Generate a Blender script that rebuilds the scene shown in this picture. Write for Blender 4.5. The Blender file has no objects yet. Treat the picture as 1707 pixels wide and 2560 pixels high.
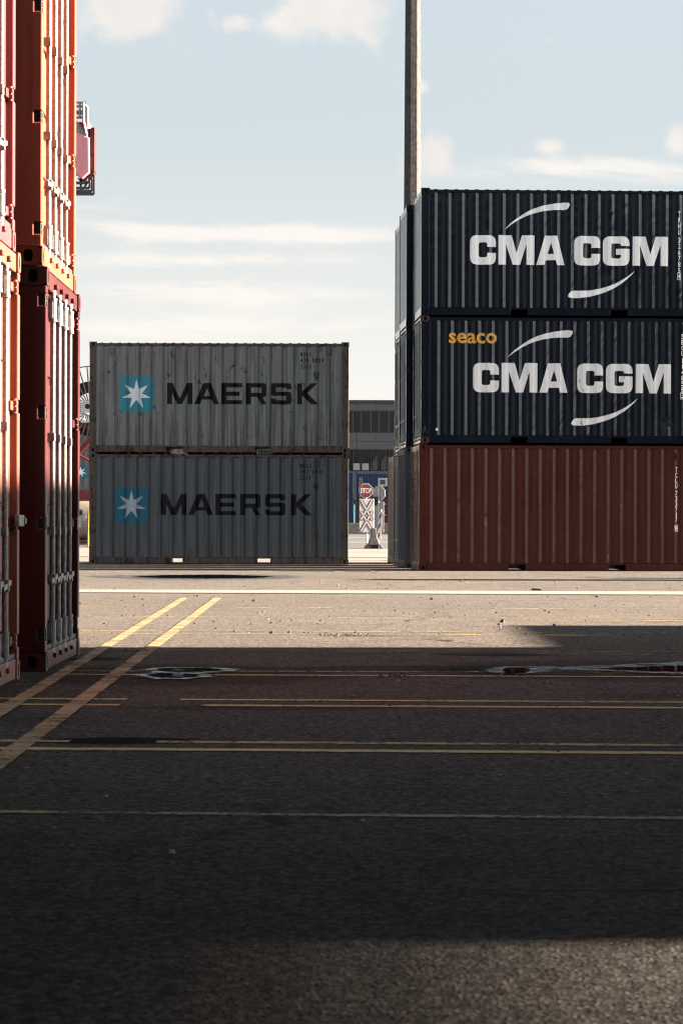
import bpy, bmesh, math, random
from mathutils import Vector, Matrix, Euler
R = math.radians
rnd = random.Random(7)
scene = bpy.context.scene
COL = scene.collection

# ------------------------------------------------------------------ camera
F, CX, HY, EYE = 7340.0, 853.5, 1309.5, 0.952      # focal length in photo pixels, principal x, horizon row, eye height
cam_data = bpy.data.cameras.new("camera")
cam = bpy.data.objects.new("camera", cam_data)
COL.objects.link(cam)
cam_data.sensor_fit = 'VERTICAL'
cam_data.sensor_height = 36.0
cam_data.lens = F / 2560.0 * 36.0
cam_data.shift_y = (HY - 1280.0) / 2560.0
cam_data.clip_start = 0.1
cam_data.clip_end = 6000.0
cam_data.dof.use_dof = True
cam_data.dof.focus_distance = 32.0
cam_data.dof.aperture_fstop = 15.0
scene.cycles.filter_width = 1.15
ROLL = 0.003
cam.matrix_world = Matrix.Translation((0, 0, EYE)) @ Matrix.Rotation(R(90), 4, 'X') @ Matrix.Rotation(ROLL, 4, 'Z')
scene.camera = cam
CAM_ROT = cam.matrix_world.to_3x3()

# ------------------------------------------------------------------ sun, sky, exposure
SUN_EL, SUN_FRONT = 19.0, -4.0                       # the sun stands to the right, a little behind the containers' fronts
sd = Vector((math.cos(R(SUN_EL)) * math.cos(R(SUN_FRONT)), -math.cos(R(SUN_EL)) * math.sin(R(SUN_FRONT)), math.sin(R(SUN_EL))))
sun_data = bpy.data.lights.new("sun", 'SUN')
sun_data.energy = 5.0
sun_data.angle = R(0.53)
sun_data.color = (1.0, 0.84, 0.69)
sun = bpy.data.objects.new("sun", sun_data)
sun.rotation_euler = sd.to_track_quat('Z', 'Y').to_euler()
sun.location = (40, -10, 40)
COL.objects.link(sun)
scene.view_settings.view_transform = 'Standard'
scene.view_settings.look = 'None'
scene.view_settings.exposure = 3.6
scene.view_settings.gamma = 1.0


class NT:
    """small helper round a node tree"""
    def __init__(self, tree):
        self.t = tree
        self.t.nodes.clear()

    def n(self, kind, **kw):
        nd = self.t.nodes.new(kind)
        for k, v in kw.items():
            setattr(nd, k, v)
        return nd

    def put(self, sock, v):
        if hasattr(v, 'is_linked') or hasattr(v, 'links'):
            self.t.links.new(v, sock)
        elif v is not None:
            sock.default_value = v

    def math(self, op, a, b=None, c=None, clamp=False):
        nd = self.n('ShaderNodeMath', operation=op, use_clamp=clamp)
        self.put(nd.inputs[0], a)
        if b is not None: self.put(nd.inputs[1], b)
        if c is not None: self.put(nd.inputs[2], c)
        return nd.outputs[0]

    def mix(self, fac, a, b, blend='MIX'):
        nd = self.n('ShaderNodeMix', data_type='RGBA', blend_type=blend)
        self.put(nd.inputs[0], fac)
        self.put(nd.inputs[6], a if not isinstance(a, tuple) else (*a, 1)[:4])
        self.put(nd.inputs[7], b if not isinstance(b, tuple) else (*b, 1)[:4])
        return nd.outputs[2]

    def noise(self, vec, scale, detail=4, rough=0.55, dist=0.0):
        nd = self.n('ShaderNodeTexNoise')
        if vec is not None: self.t.links.new(vec, nd.inputs['Vector'])
        nd.inputs['Scale'].default_value = scale
        nd.inputs['Detail'].default_value = detail
        nd.inputs['Roughness'].default_value = rough
        nd.inputs['Distortion'].default_value = dist
        return nd.outputs[0]

    def scaled(self, vec, s, off=(0, 0, 0)):
        nd = self.n('ShaderNodeMapping')
        self.t.links.new(vec, nd.inputs[0])
        nd.inputs['Scale'].default_value = s
        nd.inputs['Location'].default_value = off
        return nd.outputs[0]

    def step(self, v, lo, hi, a=0.0, b=1.0):
        nd = self.n('ShaderNodeMapRange', clamp=True, interpolation_type='SMOOTHSTEP')
        self.put(nd.inputs[0], v)
        nd.inputs[1].default_value = lo; nd.inputs[2].default_value = hi
        nd.inputs[3].default_value = a; nd.inputs[4].default_value = b
        return nd.outputs[0]


world = bpy.data.worlds.new("World")
scene.world = world
world.use_nodes = True
w = NT(world.node_tree)
out = w.n('ShaderNodeOutputWorld')
bg = w.n('ShaderNodeBackground')
sky = w.n('ShaderNodeTexSky', sky_type='NISHITA')
sky.sun_disc = False
sky.sun_elevation = R(SUN_EL)
sky.sun_rotation = math.atan2(sd.x, sd.y)
sky.air_density = 1.0
sky.dust_density = 1.5
sky.ozone_density = 1.0
SKY_GAIN = 0.22
tc = w.n('ShaderNodeTexCoord')
sep = w.n('ShaderNodeSeparateXYZ')
w.t.links.new(tc.outputs['Generated'], sep.inputs[0])
ay = w.math('MAXIMUM', w.math('ABSOLUTE', sep.outputs[1]), 0.08)
U = w.math('DIVIDE', sep.outputs[0], ay)
V = w.math('DIVIDE', sep.outputs[2], ay)
comb = w.n('ShaderNodeCombineXYZ')
w.t.links.new(U, comb.inputs[0]); w.t.links.new(V, comb.inputs[1])
uv = comb.outputs[0]
hue = w.n('ShaderNodeHueSaturation')
hue.inputs['Saturation'].default_value = 0.62
w.t.links.new(sky.outputs[0], hue.inputs['Color'])
base = w.mix(1.0, hue.outputs[0], (SKY_GAIN, SKY_GAIN, SKY_GAIN), 'MULTIPLY')
# bank of haze low over the horizon
elev = w.math('ARCSINE', sep.outputs[2])
hz = w.step(elev, 0.0, 0.15, 1.0, 0.0)
SKY_HAZE = (1.45, 1.35, 1.24)
SKY_PALE = (0.77, 0.86, 0.905)
SK = 0.64
bl = w.mix(w.math('MULTIPLY', w.step(elev, 0.0, 0.6, 0.85, 0.15), 1.0), base, tuple(c * SK for c in SKY_PALE))
side = w.step(w.math('ABSOLUTE', sep.outputs[0]), 0.16, 0.5)
hazec = w.mix(side, tuple(c * SK * 1.06 for c in SKY_HAZE), (1.02 * SK, 1.16 * SK, 1.30 * SK))
bl = w.mix(w.math('MULTIPLY', hz, 0.75), bl, hazec)


def blob(px, py, sx, sy, amp):
    u0, v0 = (px - CX * 1) / F, (HY - py) / F
    a = w.math('DIVIDE', w.math('SUBTRACT', U, u0), sx / F)
    b = w.math('DIVIDE', w.math('SUBTRACT', V, v0), sy / F)
    r2 = w.math('ADD', w.math('MULTIPLY', a, a), w.math('MULTIPLY', b, b))
    return w.math('MULTIPLY', w.math('POWER', 2.718, w.math('MULTIPLY', r2, -1.0)), amp)


def total(lst):
    s = lst[0]
    for x in lst[1:]: s = w.math('ADD', s, x)
    return s


puffs = total([blob(300, 20, 140, 75, 1.0), blob(590, 60, 40, 28, 0.8), blob(830, 30, 140, 70, 0.9), blob(700, 60, 60, 30, .5),
               blob(1075, 390, 75, 55, 1.0), blob(1370, 365, 38, 20, 0.7), blob(1690, 345, 50, 50, 0.9), blob(1050, 215, 22, 20, .4),
               blob(930, 110, 30, 30, .4)])
wisps = total([blob(560, 585, 520, 26, 0.9), blob(250, 530, 220, 40, .35), blob(480, 650, 420, 26, .75), blob(560, 735, 480, 34, .85), blob(500, 820, 600, 36, .8),
               blob(1450, 425, 420, 40, 0.75)])
n1 = w.noise(uv, 38.0, 9, 0.64, 0.3)
n2 = w.noise(w.scaled(uv, (11, 70, 1), (3, 1, 0)), 1.0, 9, 0.66, 0.9)
n3 = w.noise(w.scaled(uv, (5, 9, 1), (8, 4, 0)), 1.0, 5, 0.6, 0.2)
m1 = w.step(w.math('ADD', w.math('MULTIPLY', puffs, 0.62), w.math('MULTIPLY', w.math('SUBTRACT', n1, 0.5), 1.3)), 0.10, 0.50)
m2 = w.step(w.math('ADD', w.math('MULTIPLY', wisps, 0.53), w.math('MULTIPLY', w.math('MULTIPLY', w.math('SUBTRACT', n2, 0.5), 2.4), w.math('MINIMUM', w.math('ADD', wisps, .12), 1.0))), 0.10, 0.52)
high = w.math('MULTIPLY', w.step(w.math('ADD', n3, 0.0), 0.52, 0.75), w.step(elev, 0.2, 0.45))
CLW = 1.30
cl = w.mix(w.math('MULTIPLY', m2, 0.9), bl, (1.0 * SK * CLW, 0.945 * SK * CLW, 0.885 * SK * CLW))
cl = w.mix(w.math('MULTIPLY', m1, 0.92), cl, w.mix(w.noise(uv, 60, 4), (0.80 * SK * CLW, 0.77 * SK * CLW, .74 * SK * CLW), (1.02 * SK * CLW, .97 * SK * CLW, .91 * SK * CLW)))
cl = w.mix(w.math('MULTIPLY', high, 0.6), cl, (0.8 * SK, 0.78 * SK, 0.76 * SK))
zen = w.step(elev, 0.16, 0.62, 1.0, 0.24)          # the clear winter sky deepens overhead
rear_fill = w.math('MULTIPLY', w.step(w.math('MULTIPLY', sep.outputs[1], -1.0), 0.15, 0.6), w.step(elev, 0.36, 0.62))   # sky boost added behind the camera to light the shaded fronts
rear_fill = w.math('MULTIPLY', rear_fill, w.step(sep.outputs[0], -0.5, 0.3, 1.0, 0.12))
left_fill = w.math('MULTIPLY', w.math('MULTIPLY', w.step(sep.outputs[0], -0.72, -0.5), w.step(sep.outputs[0], -0.30, -0.08, 1.0, 0.0)),
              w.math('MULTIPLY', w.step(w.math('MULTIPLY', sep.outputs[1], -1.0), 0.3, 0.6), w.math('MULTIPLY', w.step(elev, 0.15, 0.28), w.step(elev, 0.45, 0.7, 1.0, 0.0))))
rear_fill = w.math('ADD', rear_fill, w.math('MULTIPLY', left_fill, 0.9))  # second added boost, left rear, lights the left-facing ribs
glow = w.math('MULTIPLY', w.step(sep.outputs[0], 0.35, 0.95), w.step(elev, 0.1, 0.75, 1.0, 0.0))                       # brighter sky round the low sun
zen = w.math('MULTIPLY', zen, w.math('ADD', w.math('ADD', w.math('MULTIPLY', rear_fill, 9.5), w.math('MULTIPLY', glow, 3.8)), 1.0))
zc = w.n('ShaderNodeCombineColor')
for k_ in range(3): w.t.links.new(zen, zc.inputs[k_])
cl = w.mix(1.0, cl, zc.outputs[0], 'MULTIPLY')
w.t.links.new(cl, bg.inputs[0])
bg.inputs[1].default_value = 0.1
w.t.links.new(bg.outputs[0], out.inputs[0])


# ------------------------------------------------------------------ mesh helpers
def G(px, py, z=0.0):
    """the point of the ground that the photograph shows at a pixel"""
    d = CAM_ROT @ Vector(((px - CX) / F, -(py - HY) / F, -1.0))
    t = (z - EYE) / d.z
    return Vector((d.x * t, d.y * t, z))


def AT(px, py, Y):
    return Vector(((px - CX) / F * Y, Y, EYE + (HY - py) / F * Y))


class MB:
    def __init__(self):
        self.v, self.f, self.m = [], [], []

    def face(self, pts, mi=0):
        b = len(self.v)
        self.v += [tuple(p) for p in pts]
        self.f.append(tuple(range(b, b + len(pts))))
        self.m.append(mi)

    def box(self, x0, y0, z0, x1, y1, z1, mi=0):
        if x0 > x1: x0, x1 = x1, x0
        if y0 > y1: y0, y1 = y1, y0
        if z0 > z1: z0, z1 = z1, z0
        b = len(self.v)
        self.v += [(x0, y0, z0), (x1, y0, z0), (x1, y1, z0), (x0, y1, z0), (x0, y0, z1), (x1, y0, z1), (x1, y1, z1), (x0, y1, z1)]
        for q in ((0, 3, 2, 1), (4, 5, 6, 7), (0, 1, 5, 4), (1, 2, 6, 5), (2, 3, 7, 6), (3, 0, 4, 7)):
            self.f.append(tuple(b + i for i in q)); self.m.append(mi)
        return self

    def tube(self, p0, p1, r, n=10, r1=None, mi=0, cap=True):
        p0, p1 = Vector(p0), Vector(p1)
        r1 = r if r1 is None else r1
        d = (p1 - p0).normalized()
        a = d.orthogonal().normalized(); c = d.cross(a)
        b = len(self.v)
        for k in range(n):
            t = 2 * math.pi * k / n
            e = a * math.cos(t) + c * math.sin(t)
            self.v.append(tuple(p0 + e * r)); self.v.append(tuple(p1 + e * r1))
        for k in range(n):
            i, j = b + 2 * k, b + 2 * ((k + 1) % n)
            self.f.append((i, j, j + 1, i + 1)); self.m.append(mi)
        if cap:
            self.f.append(tuple(b + 2 * k for k in range(n))[::-1]); self.m.append(mi)
            self.f.append(tuple(b + 2 * k + 1 for k in range(n))); self.m.append(mi)
        return self

    def bar(self, p0, p1, w_, h_, mi=0):
        p0, p1 = Vector(p0), Vector(p1)
        d = (p1 - p0).normalized()
        up = Vector((0, 0, 1)) if abs(d.z) < .9 else Vector((0, 1, 0))
        a = d.cross(up).normalized() * w_ / 2; c = a.cross(d).normalized() * h_ / 2
        b = len(self.v)
        for p in (p0, p1):
            for s, t in ((-1, -1), (1, -1), (1, 1), (-1, 1)):
                self.v.append(tuple(p + a * s + c * t))
        for q in ((3, 2, 1, 0), (4, 5, 6, 7), (0, 1, 5, 4), (1, 2, 6, 5), (2, 3, 7, 6), (3, 0, 4, 7)):
            self.f.append(tuple(b + i for i in q)); self.m.append(mi)
        return self

    def prism(self, pts, axis, a0, a1, mi=0):
        """extrude a 2-D outline along an axis ('x' outline in y,z; 'y' outline in x,z; 'z' outline in x,y)"""
        def P(p, a):
            return {'x': (a, p[0], p[1]), 'y': (p[0], a, p[1]), 'z': (p[0], p[1], a)}[axis]
        n = len(pts); b = len(self.v)
        self.v += [P(p, a0) for p in pts] + [P(p, a1) for p in pts]
        for i in range(n):
            j = (i + 1) % n
            self.f.append((b + i, b + j, b + n + j, b + n + i)); self.m.append(mi)
        self.f.append(tuple(range(b + n - 1, b - 1, -1))); self.m.append(mi)
        self.f.append(tuple(range(b + n, b + 2 * n))); self.m.append(mi)
        return self

    def build(self, name, mats, parent=None, smooth=False, bevel=0.0, recalc=True):
        me = bpy.data.meshes.new(name)
        me.from_pydata(self.v, [], self.f)
        mats = mats if isinstance(mats, (list, tuple)) else [mats]
        for m in mats: me.materials.append(m)
        me.polygons.foreach_set('material_index', self.m)
        if recalc:
            bm = bmesh.new(); bm.from_mesh(me)
            bmesh.ops.recalc_face_normals(bm, faces=bm.faces[:])
            bm.to_mesh(me); bm.free()
        if smooth:
            me.polygons.foreach_set('use_smooth', [True] * len(me.polygons))
            me.set_sharp_from_angle(angle=R(38))
        o = bpy.data.objects.new(name, me)
        COL.objects.link(o)
        o.parent = parent
        if bevel:
            md = o.modifiers.new('bevel', 'BEVEL')
            md.width = bevel; md.segments = 2; md.limit_method = 'ANGLE'; md.angle_limit = R(50)
        return o


def empty(name, loc=(0, 0, 0), rz=0.0):
    o = bpy.data.objects.new(name, None)
    COL.objects.link(o)
    o.location = loc; o.rotation_euler = (0, 0, rz)
    o.empty_display_size = 0.3
    return o


def tag(o, label, cat, group=None, kind=None):
    o['label'] = label; o['category'] = cat
    if group: o['group'] = group
    if kind: o['kind'] = kind
    return o


def copy_tree(o, parent=None):
    c = o.copy(); COL.objects.link(c); c.parent = parent
    for ch in list(o.children): copy_tree(ch, c)
    return c


# ------------------------------------------------------------------ materials
def new_mat(name):
    m = bpy.data.materials.new(name); m.use_nodes = True
    t = NT(m.node_tree)
    o = t.n('ShaderNodeOutputMaterial'); p = t.n('ShaderNodeBsdfPrincipled')
    t.t.links.new(p.outputs[0], o.inputs[0])
    tc = t.n('ShaderNodeTexCoord')
    return m, t, p, tc.outputs['Object'], o


def bump(t, p, h, dist=0.003, strength=0.5):
    b = t.n('ShaderNodeBump'); b.inputs['Strength'].default_value = strength; b.inputs['Distance'].default_value = dist
    t.t.links.new(h, b.inputs['Height']); t.t.links.new(b.outputs[0], p.inputs['Normal'])


def paint(name, col, rust=0.15, rough=0.42, streak=0.25, seed=0.0, fade=0.25, rustcol=(0.075, 0.028, 0.014), spec=0.25, low=0.0):
    """painted steel: faded, streaked downwards, rusting in spots"""
    m, t, p, co, o = new_mat(name)
    off = (seed * 3.17, seed * 1.3, seed * 0.71)
    v0 = t.scaled(co, (1, 1, 1), off)
    big = t.noise(v0, 1.6, 5, 0.6)
    fine = t.noise(v0, 45, 4, 0.6)
    stv = t.scaled(co, (16, 16, 0.7), off)
    st = t.noise(stv, 1.0, 5, 0.6, 0.15)
    c = t.mix(t.step(big, 0.35, 0.75, 0, fade), col, tuple(min(1, x * 1.5 + 0.004) for x in col))
    c = t.mix(t.step(st, 0.47, 0.64, 0, streak), c, tuple(x * 0.36 for x in col))
    rv = t.noise(t.scaled(co, (3.2, 3.2, 1.5), off), 2.2, 9, 0.68, 0.3)
    rm = t.step(rv, 0.73 - 0.24 * rust, 0.80 - 0.20 * rust)
    drip = t.math('MULTIPLY', t.step(t.noise(t.scaled(co, (10, 10, 0.9), off), 1.7, 7, 0.65), 0.66 - 0.16 * rust, 0.82), 0.75 if rust > 0.05 else 0.2)
    rmask = t.math('MAXIMUM', rm, drip)
    if low:
        sp = t.n('ShaderNodeSeparateXYZ'); t.t.links.new(co, sp.inputs[0])
        lo = t.math('MULTIPLY', t.step(sp.outputs[2], 0.15, 1.2, low, 0.0), t.step(st, 0.42, 0.6))
        rmask = t.math('MAXIMUM', rmask, lo)
    rc = t.mix(fine, rustcol, tuple(x * 0.3 for x in rustcol))
    c = t.mix(rmask, c, rc)
    c = t.mix(t.step(fine, 0.3, 0.7, 0.0, 0.22), c, tuple(x * 0.6 for x in col))
    t.put(p.inputs['Base Color'], c)
    t.put(p.inputs['Roughness'], t.math('ADD', t.math('MULTIPLY', rmask, 0.4), t.step(big, 0.3, 0.7, rough - 0.04, rough + 0.06)))
    p.inputs['Specular IOR Level'].default_value = spec
    bump(t, p, t.math('ADD', t.math('MULTIPLY', t.noise(v0, 1.8, 2), 1.2), t.math('MULTIPLY', fine, 0.04)), 0.003, 0.3)
    return m


def plain(name, col, rough=0.6, var=0.25, scale=12.0, metallic=0.0, bmp=0.0):
    m, t, p, co, o = new_mat(name)
    n = t.noise(co, scale, 5, 0.6)
    t.put(p.inputs['Base Color'], t.mix(t.step(n, 0.3, 0.7), tuple(x * (1 - var) for x in col), tuple(min(1, x * (1 + var)) for x in col)))
    p.inputs['Roughness'].default_value = rough
    p.inputs['Metallic'].default_value = metallic
    if bmp: bump(t, p, n, bmp, 0.6)
    return m


def worn_paint(name, col, wear_lo=0.55, wear_hi=0.7, rough=0.55, scale=9.0, stretch=(1, 1, 1), noise_amt=1.0, patchy=0.0):
    """paint laid on another surface, worn through in places"""
    m, t, p, co, o = new_mat(name)
    v = t.scaled(co, stretch)
    n = t.noise(v, scale, 8, 0.7)
    n2 = t.noise(v, scale * 9, 3, 0.6)
    k = t.math('ADD', t.math('MULTIPLY', n, 0.6), t.math('MULTIPLY', n2, 0.4))
    mask = t.step(k, wear_lo, wear_hi, 1.0, 1.0 - noise_amt)
    if patchy: mask = t.math('MULTIPLY', mask, t.step(t.noise(t.scaled(co, (.55, 1.6, 1)), 1.0, 5, .6), .46, .60, 1.0, 1.0 - patchy))
    t.put(p.inputs['Base Color'], t.mix(n2, tuple(x * 0.75 for x in col), col))
    p.inputs['Roughness'].default_value = rough
    p.inputs['Specular IOR Level'].default_value = 0.2
    tr = t.n('ShaderNodeBsdfTransparent'); mx = t.n('ShaderNodeMixShader')
    t.put(mx.inputs[0], mask)
    t.t.links.new(tr.outputs[0], mx.inputs[1]); t.t.links.new(p.outputs[0], mx.inputs[2])
    t.t.links.new(mx.outputs[0], o.inputs[0])
    return m


M = {}
M['navy'] = paint('navy_paint', (0.0045, 0.0068, 0.0115), 0.03, 0.11, 0.3, 1.0, 0.10, spec=0.20)
M['navy_worn'] = paint('navy_worn_paint', (0.0048, 0.0070, 0.0112), 0.10, 0.13, 0.35, 2.0, 0.12, spec=0.20, rustcol=(.022, .013, .010))
M['redbrown'] = paint('redbrown_paint', (0.052, 0.0118, 0.0080), 0.05, 0.22, 0.35, 3.0, 0.2, spec=0.16, rustcol=(.05, .018, .012))
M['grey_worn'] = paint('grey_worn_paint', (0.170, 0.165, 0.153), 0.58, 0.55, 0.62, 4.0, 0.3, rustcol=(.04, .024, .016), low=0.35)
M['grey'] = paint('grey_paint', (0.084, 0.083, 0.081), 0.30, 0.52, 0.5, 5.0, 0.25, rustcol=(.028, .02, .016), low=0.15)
M['grey_frame'] = paint('rusty_grey_frame', (0.088, 0.062, 0.045), 0.95, 0.6, 0.6, 6.0, 0.3, rustcol=(.07, .030, .017))
M['orange'] = paint('orange_paint', (0.24, 0.057, 0.030), 0.10, 0.42, 0.35, 7.0, 0.2, rustcol=(.03, .012, .008))
M['orange2'] = paint('faded_orange_paint', (0.175, 0.055, 0.034), 0.14, 0.45, 0.35, 8.0, 0.25, rustcol=(.03, .012, .008))
M['maroon'] = paint('maroon_paint', (0.050, 0.0075, 0.0065), 0.05, 0.36, 0.3, 9.0, 0.2, rustcol=(.02, .008, .006))
M['pink'] = paint('pinkish_red_paint', (0.15, 0.040, 0.040), 0.05, 0.4, 0.3, 10.0, 0.25)
M['navy_end'] = paint('glossy_navy_end', (0.008, 0.011, 0.016), 0.02, 0.07, 0.2, 27.0, 0.1, spec=0.5)
M['tan'] = paint('tan_paint', (0.075, 0.05, 0.035), 0.12, 0.5, 0.4, 11.0, 0.25, rustcol=(.03, .016, .01))
M['slate'] = paint('slate_paint', (0.035, 0.038, 0.042), 0.1, 0.45, 0.4, 12.0, 0.2, rustcol=(.02, .013, .01))
M['blue'] = paint('blue_paint', (0.006, 0.022, 0.06), 0.03, 0.5, 0.2, 13.0, 0.15)
M['teal'] = paint('teal_paint', (0.02, 0.09, 0.11), 0.1, 0.5, 0.3, 14.0, 0.15)
M['galv'] = plain('galvanised_steel', (0.15, 0.146, 0.137), 0.42, 0.35, 30, 0.35, 0.001)
M['steel_dark'] = plain('dark_steel', (0.02, 0.02, 0.02), 0.6, 0.3, 20)
M['black'] = plain('black_and_hole_shade', (0.002, 0.002, 0.002), 0.9, 0.1)  # flat black; also paints the shade inside holes
M['rubber'] = plain('black_rubber', (0.008, 0.008, 0.008), 0.7, 0.3)
M['letter_white'] = worn_paint('white_lettering', (0.80, 0.78, 0.75), 0.96, 0.99, 0.55, 3.0, (1, 1, .6))
M['letter_white_worn'] = worn_paint('chipped_white_lettering', (0.70, 0.67, 0.64), 0.60, 0.64, 0.55, 3.5, (1.6, 1, .35))
M['letter_black'] = worn_paint('black_lettering', (0.003, 0.003, 0.003), 0.72, 0.8, 0.6, 4.0, (1, 1, .4))
M['letter_black_worn'] = worn_paint('chipped_black_lettering', (0.003, 0.003, 0.003), 0.60, 0.66, 0.6, 4.0, (1.4, 1, .35))
M['letter_yellow'] = worn_paint('golden_yellow_lettering', (0.62, 0.30, 0.045), 0.8, 0.9, 0.55)
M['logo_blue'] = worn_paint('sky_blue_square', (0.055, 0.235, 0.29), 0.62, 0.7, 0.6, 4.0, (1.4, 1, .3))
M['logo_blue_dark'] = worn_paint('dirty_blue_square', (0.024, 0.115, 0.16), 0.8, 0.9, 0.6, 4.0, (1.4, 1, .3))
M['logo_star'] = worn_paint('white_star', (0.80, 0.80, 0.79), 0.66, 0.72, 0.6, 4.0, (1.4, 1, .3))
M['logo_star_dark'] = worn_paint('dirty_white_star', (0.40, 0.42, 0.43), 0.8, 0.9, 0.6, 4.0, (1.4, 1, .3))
M['sticker_orange'] = plain('orange_sticker', (0.16, 0.055, 0.012), 0.5, 0.2, 40)
M['sticker_white'] = plain('white_sticker', (0.45, 0.43, 0.40), 0.5, 0.2, 40)
M['sticker_yellow'] = plain('yellow_sticker', (0.5, 0.28, 0.03), 0.5, 0.2, 40)
M['conc'] = plain('pale_concrete', (0.16, 0.135, 0.11), 0.85, 0.35, 6, 0, 0.01)
M['conc_dark'] = plain('weathered_concrete', (0.036, 0.030, 0.027), 0.85, 0.5, 9, 0, 0.01)
M['sign_red'] = plain('sign_red', (0.10, 0.006, 0.008), 0.45, 0.1)
M['sign_white'] = plain('sign_white', (0.34, 0.33, 0.315), 0.45, 0.1)
M['sign_grey'] = plain('sign_back', (0.25, 0.24, 0.225), 0.5, 0.15)
M['crane_red'] = paint('crane_red_paint', (0.12, 0.010, 0.014), 0.04, 0.45, 0.2, 15.0, 0.15)
M['crane_pink'] = paint('crane_pink_paint', (0.50, 0.20, 0.21), 0.02, 0.45, 0.15, 16.0, 0.15)
M['cream'] = plain('cream_paint', (0.16, 0.135, 0.11), 0.4, 0.15, 3)
M['yellow'] = plain('yellow_paint', (0.30, 0.17, 0.02), 0.5, 0.2, 10)
M['facade'] = plain('facade_panel_grey', (0.066, 0.067, 0.070), 0.75, 0.08, 3)
M['facade_dark'] = plain('facade_dark_trim', (0.020, 0.022, 0.024), 0.6, 0.1, 3)


def glass_mat(name, col=(0.004, 0.005, 0.006), rough=0.05):
    m, t, p, co, o = new_mat(name)
    p.inputs['Base Color'].default_value = (*col, 1)
    p.inputs['Roughness'].default_value = rough
    p.inputs['Specular IOR Level'].default_value = 0.3
    return m


M['glass'] = glass_mat('window_glass')


# ------------------------------------------------------------------ outlines for lettering
def fillet(pts):
    """outline from (x, y[, r]) corners, rounding the ones that carry a radius"""
    res = []; n = len(pts)
    for i, p in enumerate(pts):
        r = p[2] if len(p) > 2 else 0
        c = Vector(p[:2])
        if not r:
            res.append(c); continue
        a = Vector(pts[i - 1][:2]) - c; b = Vector(pts[(i + 1) % n][:2]) - c
        r = min(r, a.length * .95, b.length * .95)
        a.normalize(); b.normalize()
        for k in range(7):
            s = k / 6
            res.append((c + a * r) * (1 - s) ** 2 + c * (2 * s * (1 - s) * 1.0) + (c + b * r) * s * s)
    return res


def outline_mesh(loops):
    """flat filled mesh (verts, faces) of closed 2-D loops, holes by even-odd"""
    cu = bpy.data.curves.new('outline', 'CURVE'); cu.dimensions = '2D'; cu.fill_mode = 'FRONT'
    for lp in loops:
        sp = cu.splines.new('POLY'); sp.points.add(len(lp) - 1)
        for q, p in zip(sp.points, lp): q.co = (p[0], p[1], 0, 1)
        sp.use_cyclic_u = True
    ob = bpy.data.objects.new('outline', cu)
    me = bpy.data.meshes.new_from_object(ob)
    bpy.data.objects.remove(ob); bpy.data.curves.remove(cu)
    return me


def text_mesh(body, x0, y0, x1, y1, bold=0.0):
    """text fitted into a rectangle"""
    cu = bpy.data.curves.new('text', 'FONT'); cu.body = body; cu.dimensions = '2D'; cu.fill_mode = 'FRONT'
    cu.offset = bold; cu.resolution_u = 3
    ob = bpy.data.objects.new('text', cu)
    me = bpy.data.meshes.new_from_object(ob)
    bpy.data.objects.remove(ob); bpy.data.curves.remove(cu)
    xs = [v.co.x for v in me.vertices]; ys = [v.co.y for v in me.vertices]
    ax, bx, ay_, by = min(xs), max(xs), min(ys), max(ys)
    for v in me.vertices:
        v.co.x = x0 + (v.co.x - ax) / (bx - ax) * (x1 - x0)
        v.co.y = y0 + (v.co.y - ay_) / (by - ay_) * (y1 - y0)
    return me


PITCH, DEPTH = 0.278, 0.036


class Corr:
    """trapezoid corrugation along one axis, from a to b"""
    def __init__(self, a, b, pitch=PITCH, depth=DEPTH, start=0.0):
        n = int((b - a - 0.06) / pitch)
        pad = (b - a - n * pitch) / 2
        q = pitch / 4.0
        self.pts = [(a, 0.0)]
        x = a + pad + start
        for i in range(n):
            self.pts += [(x + q * .5, 0.0), (x + q * 1.4, 1.0), (x + q * 2.5, 1.0), (x + q * 3.4, 0.0)]
            x += pitch
        self.pts.append((b, 0.0))
        self.depth = depth

    def y(self, x):
        P = self.pts
        if x <= P[0][0]: return 0.0
        for (a, u), (b, v) in zip(P, P[1:]):
            if x <= b: return (u + (v - u) * (x - a) / (b - a)) * self.depth if b > a else u * self.depth
        return 0.0


WID, CW, CD, CH = 2.438, 0.178, 0.162, 0.118
Y_SKIN = 0.014


def on_wall(mesh_list, corr, name, mat, parent, y0=Y_SKIN, lift=0.003, matidx=None):
    """lay flat outlines (x, z) on the corrugated front wall as paint"""
    bm = bmesh.new()
    for me in mesh_list:
        bm.from_mesh(me); bpy.data.meshes.remove(me)
    xs = [v.co.x for v in bm.verts]
    if corr:
        for bx, _ in corr.pts:
            if min(xs) < bx < max(xs):
                bmesh.ops.bisect_plane(bm, geom=bm.verts[:] + bm.edges[:] + bm.faces[:], dist=1e-5, plane_co=(bx, 0, 0), plane_no=(1, 0, 0))
    for v in bm.verts:
        x, z = v.co.x, v.co.y
        v.co = (x, y0 + (corr.y(x) if corr else 0.0) - lift, z)
    bmesh.ops.recalc_face_normals(bm, faces=bm.faces[:])
    for f in bm.faces:
        if f.normal.y > 0: f.normal_flip()
    out = bpy.data.meshes.new(name); bm.to_mesh(out); bm.free()
    out.materials.append(mat)
    o = bpy.data.objects.new(name, out); COL.objects.link(o); o.parent = parent
    return o


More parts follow.
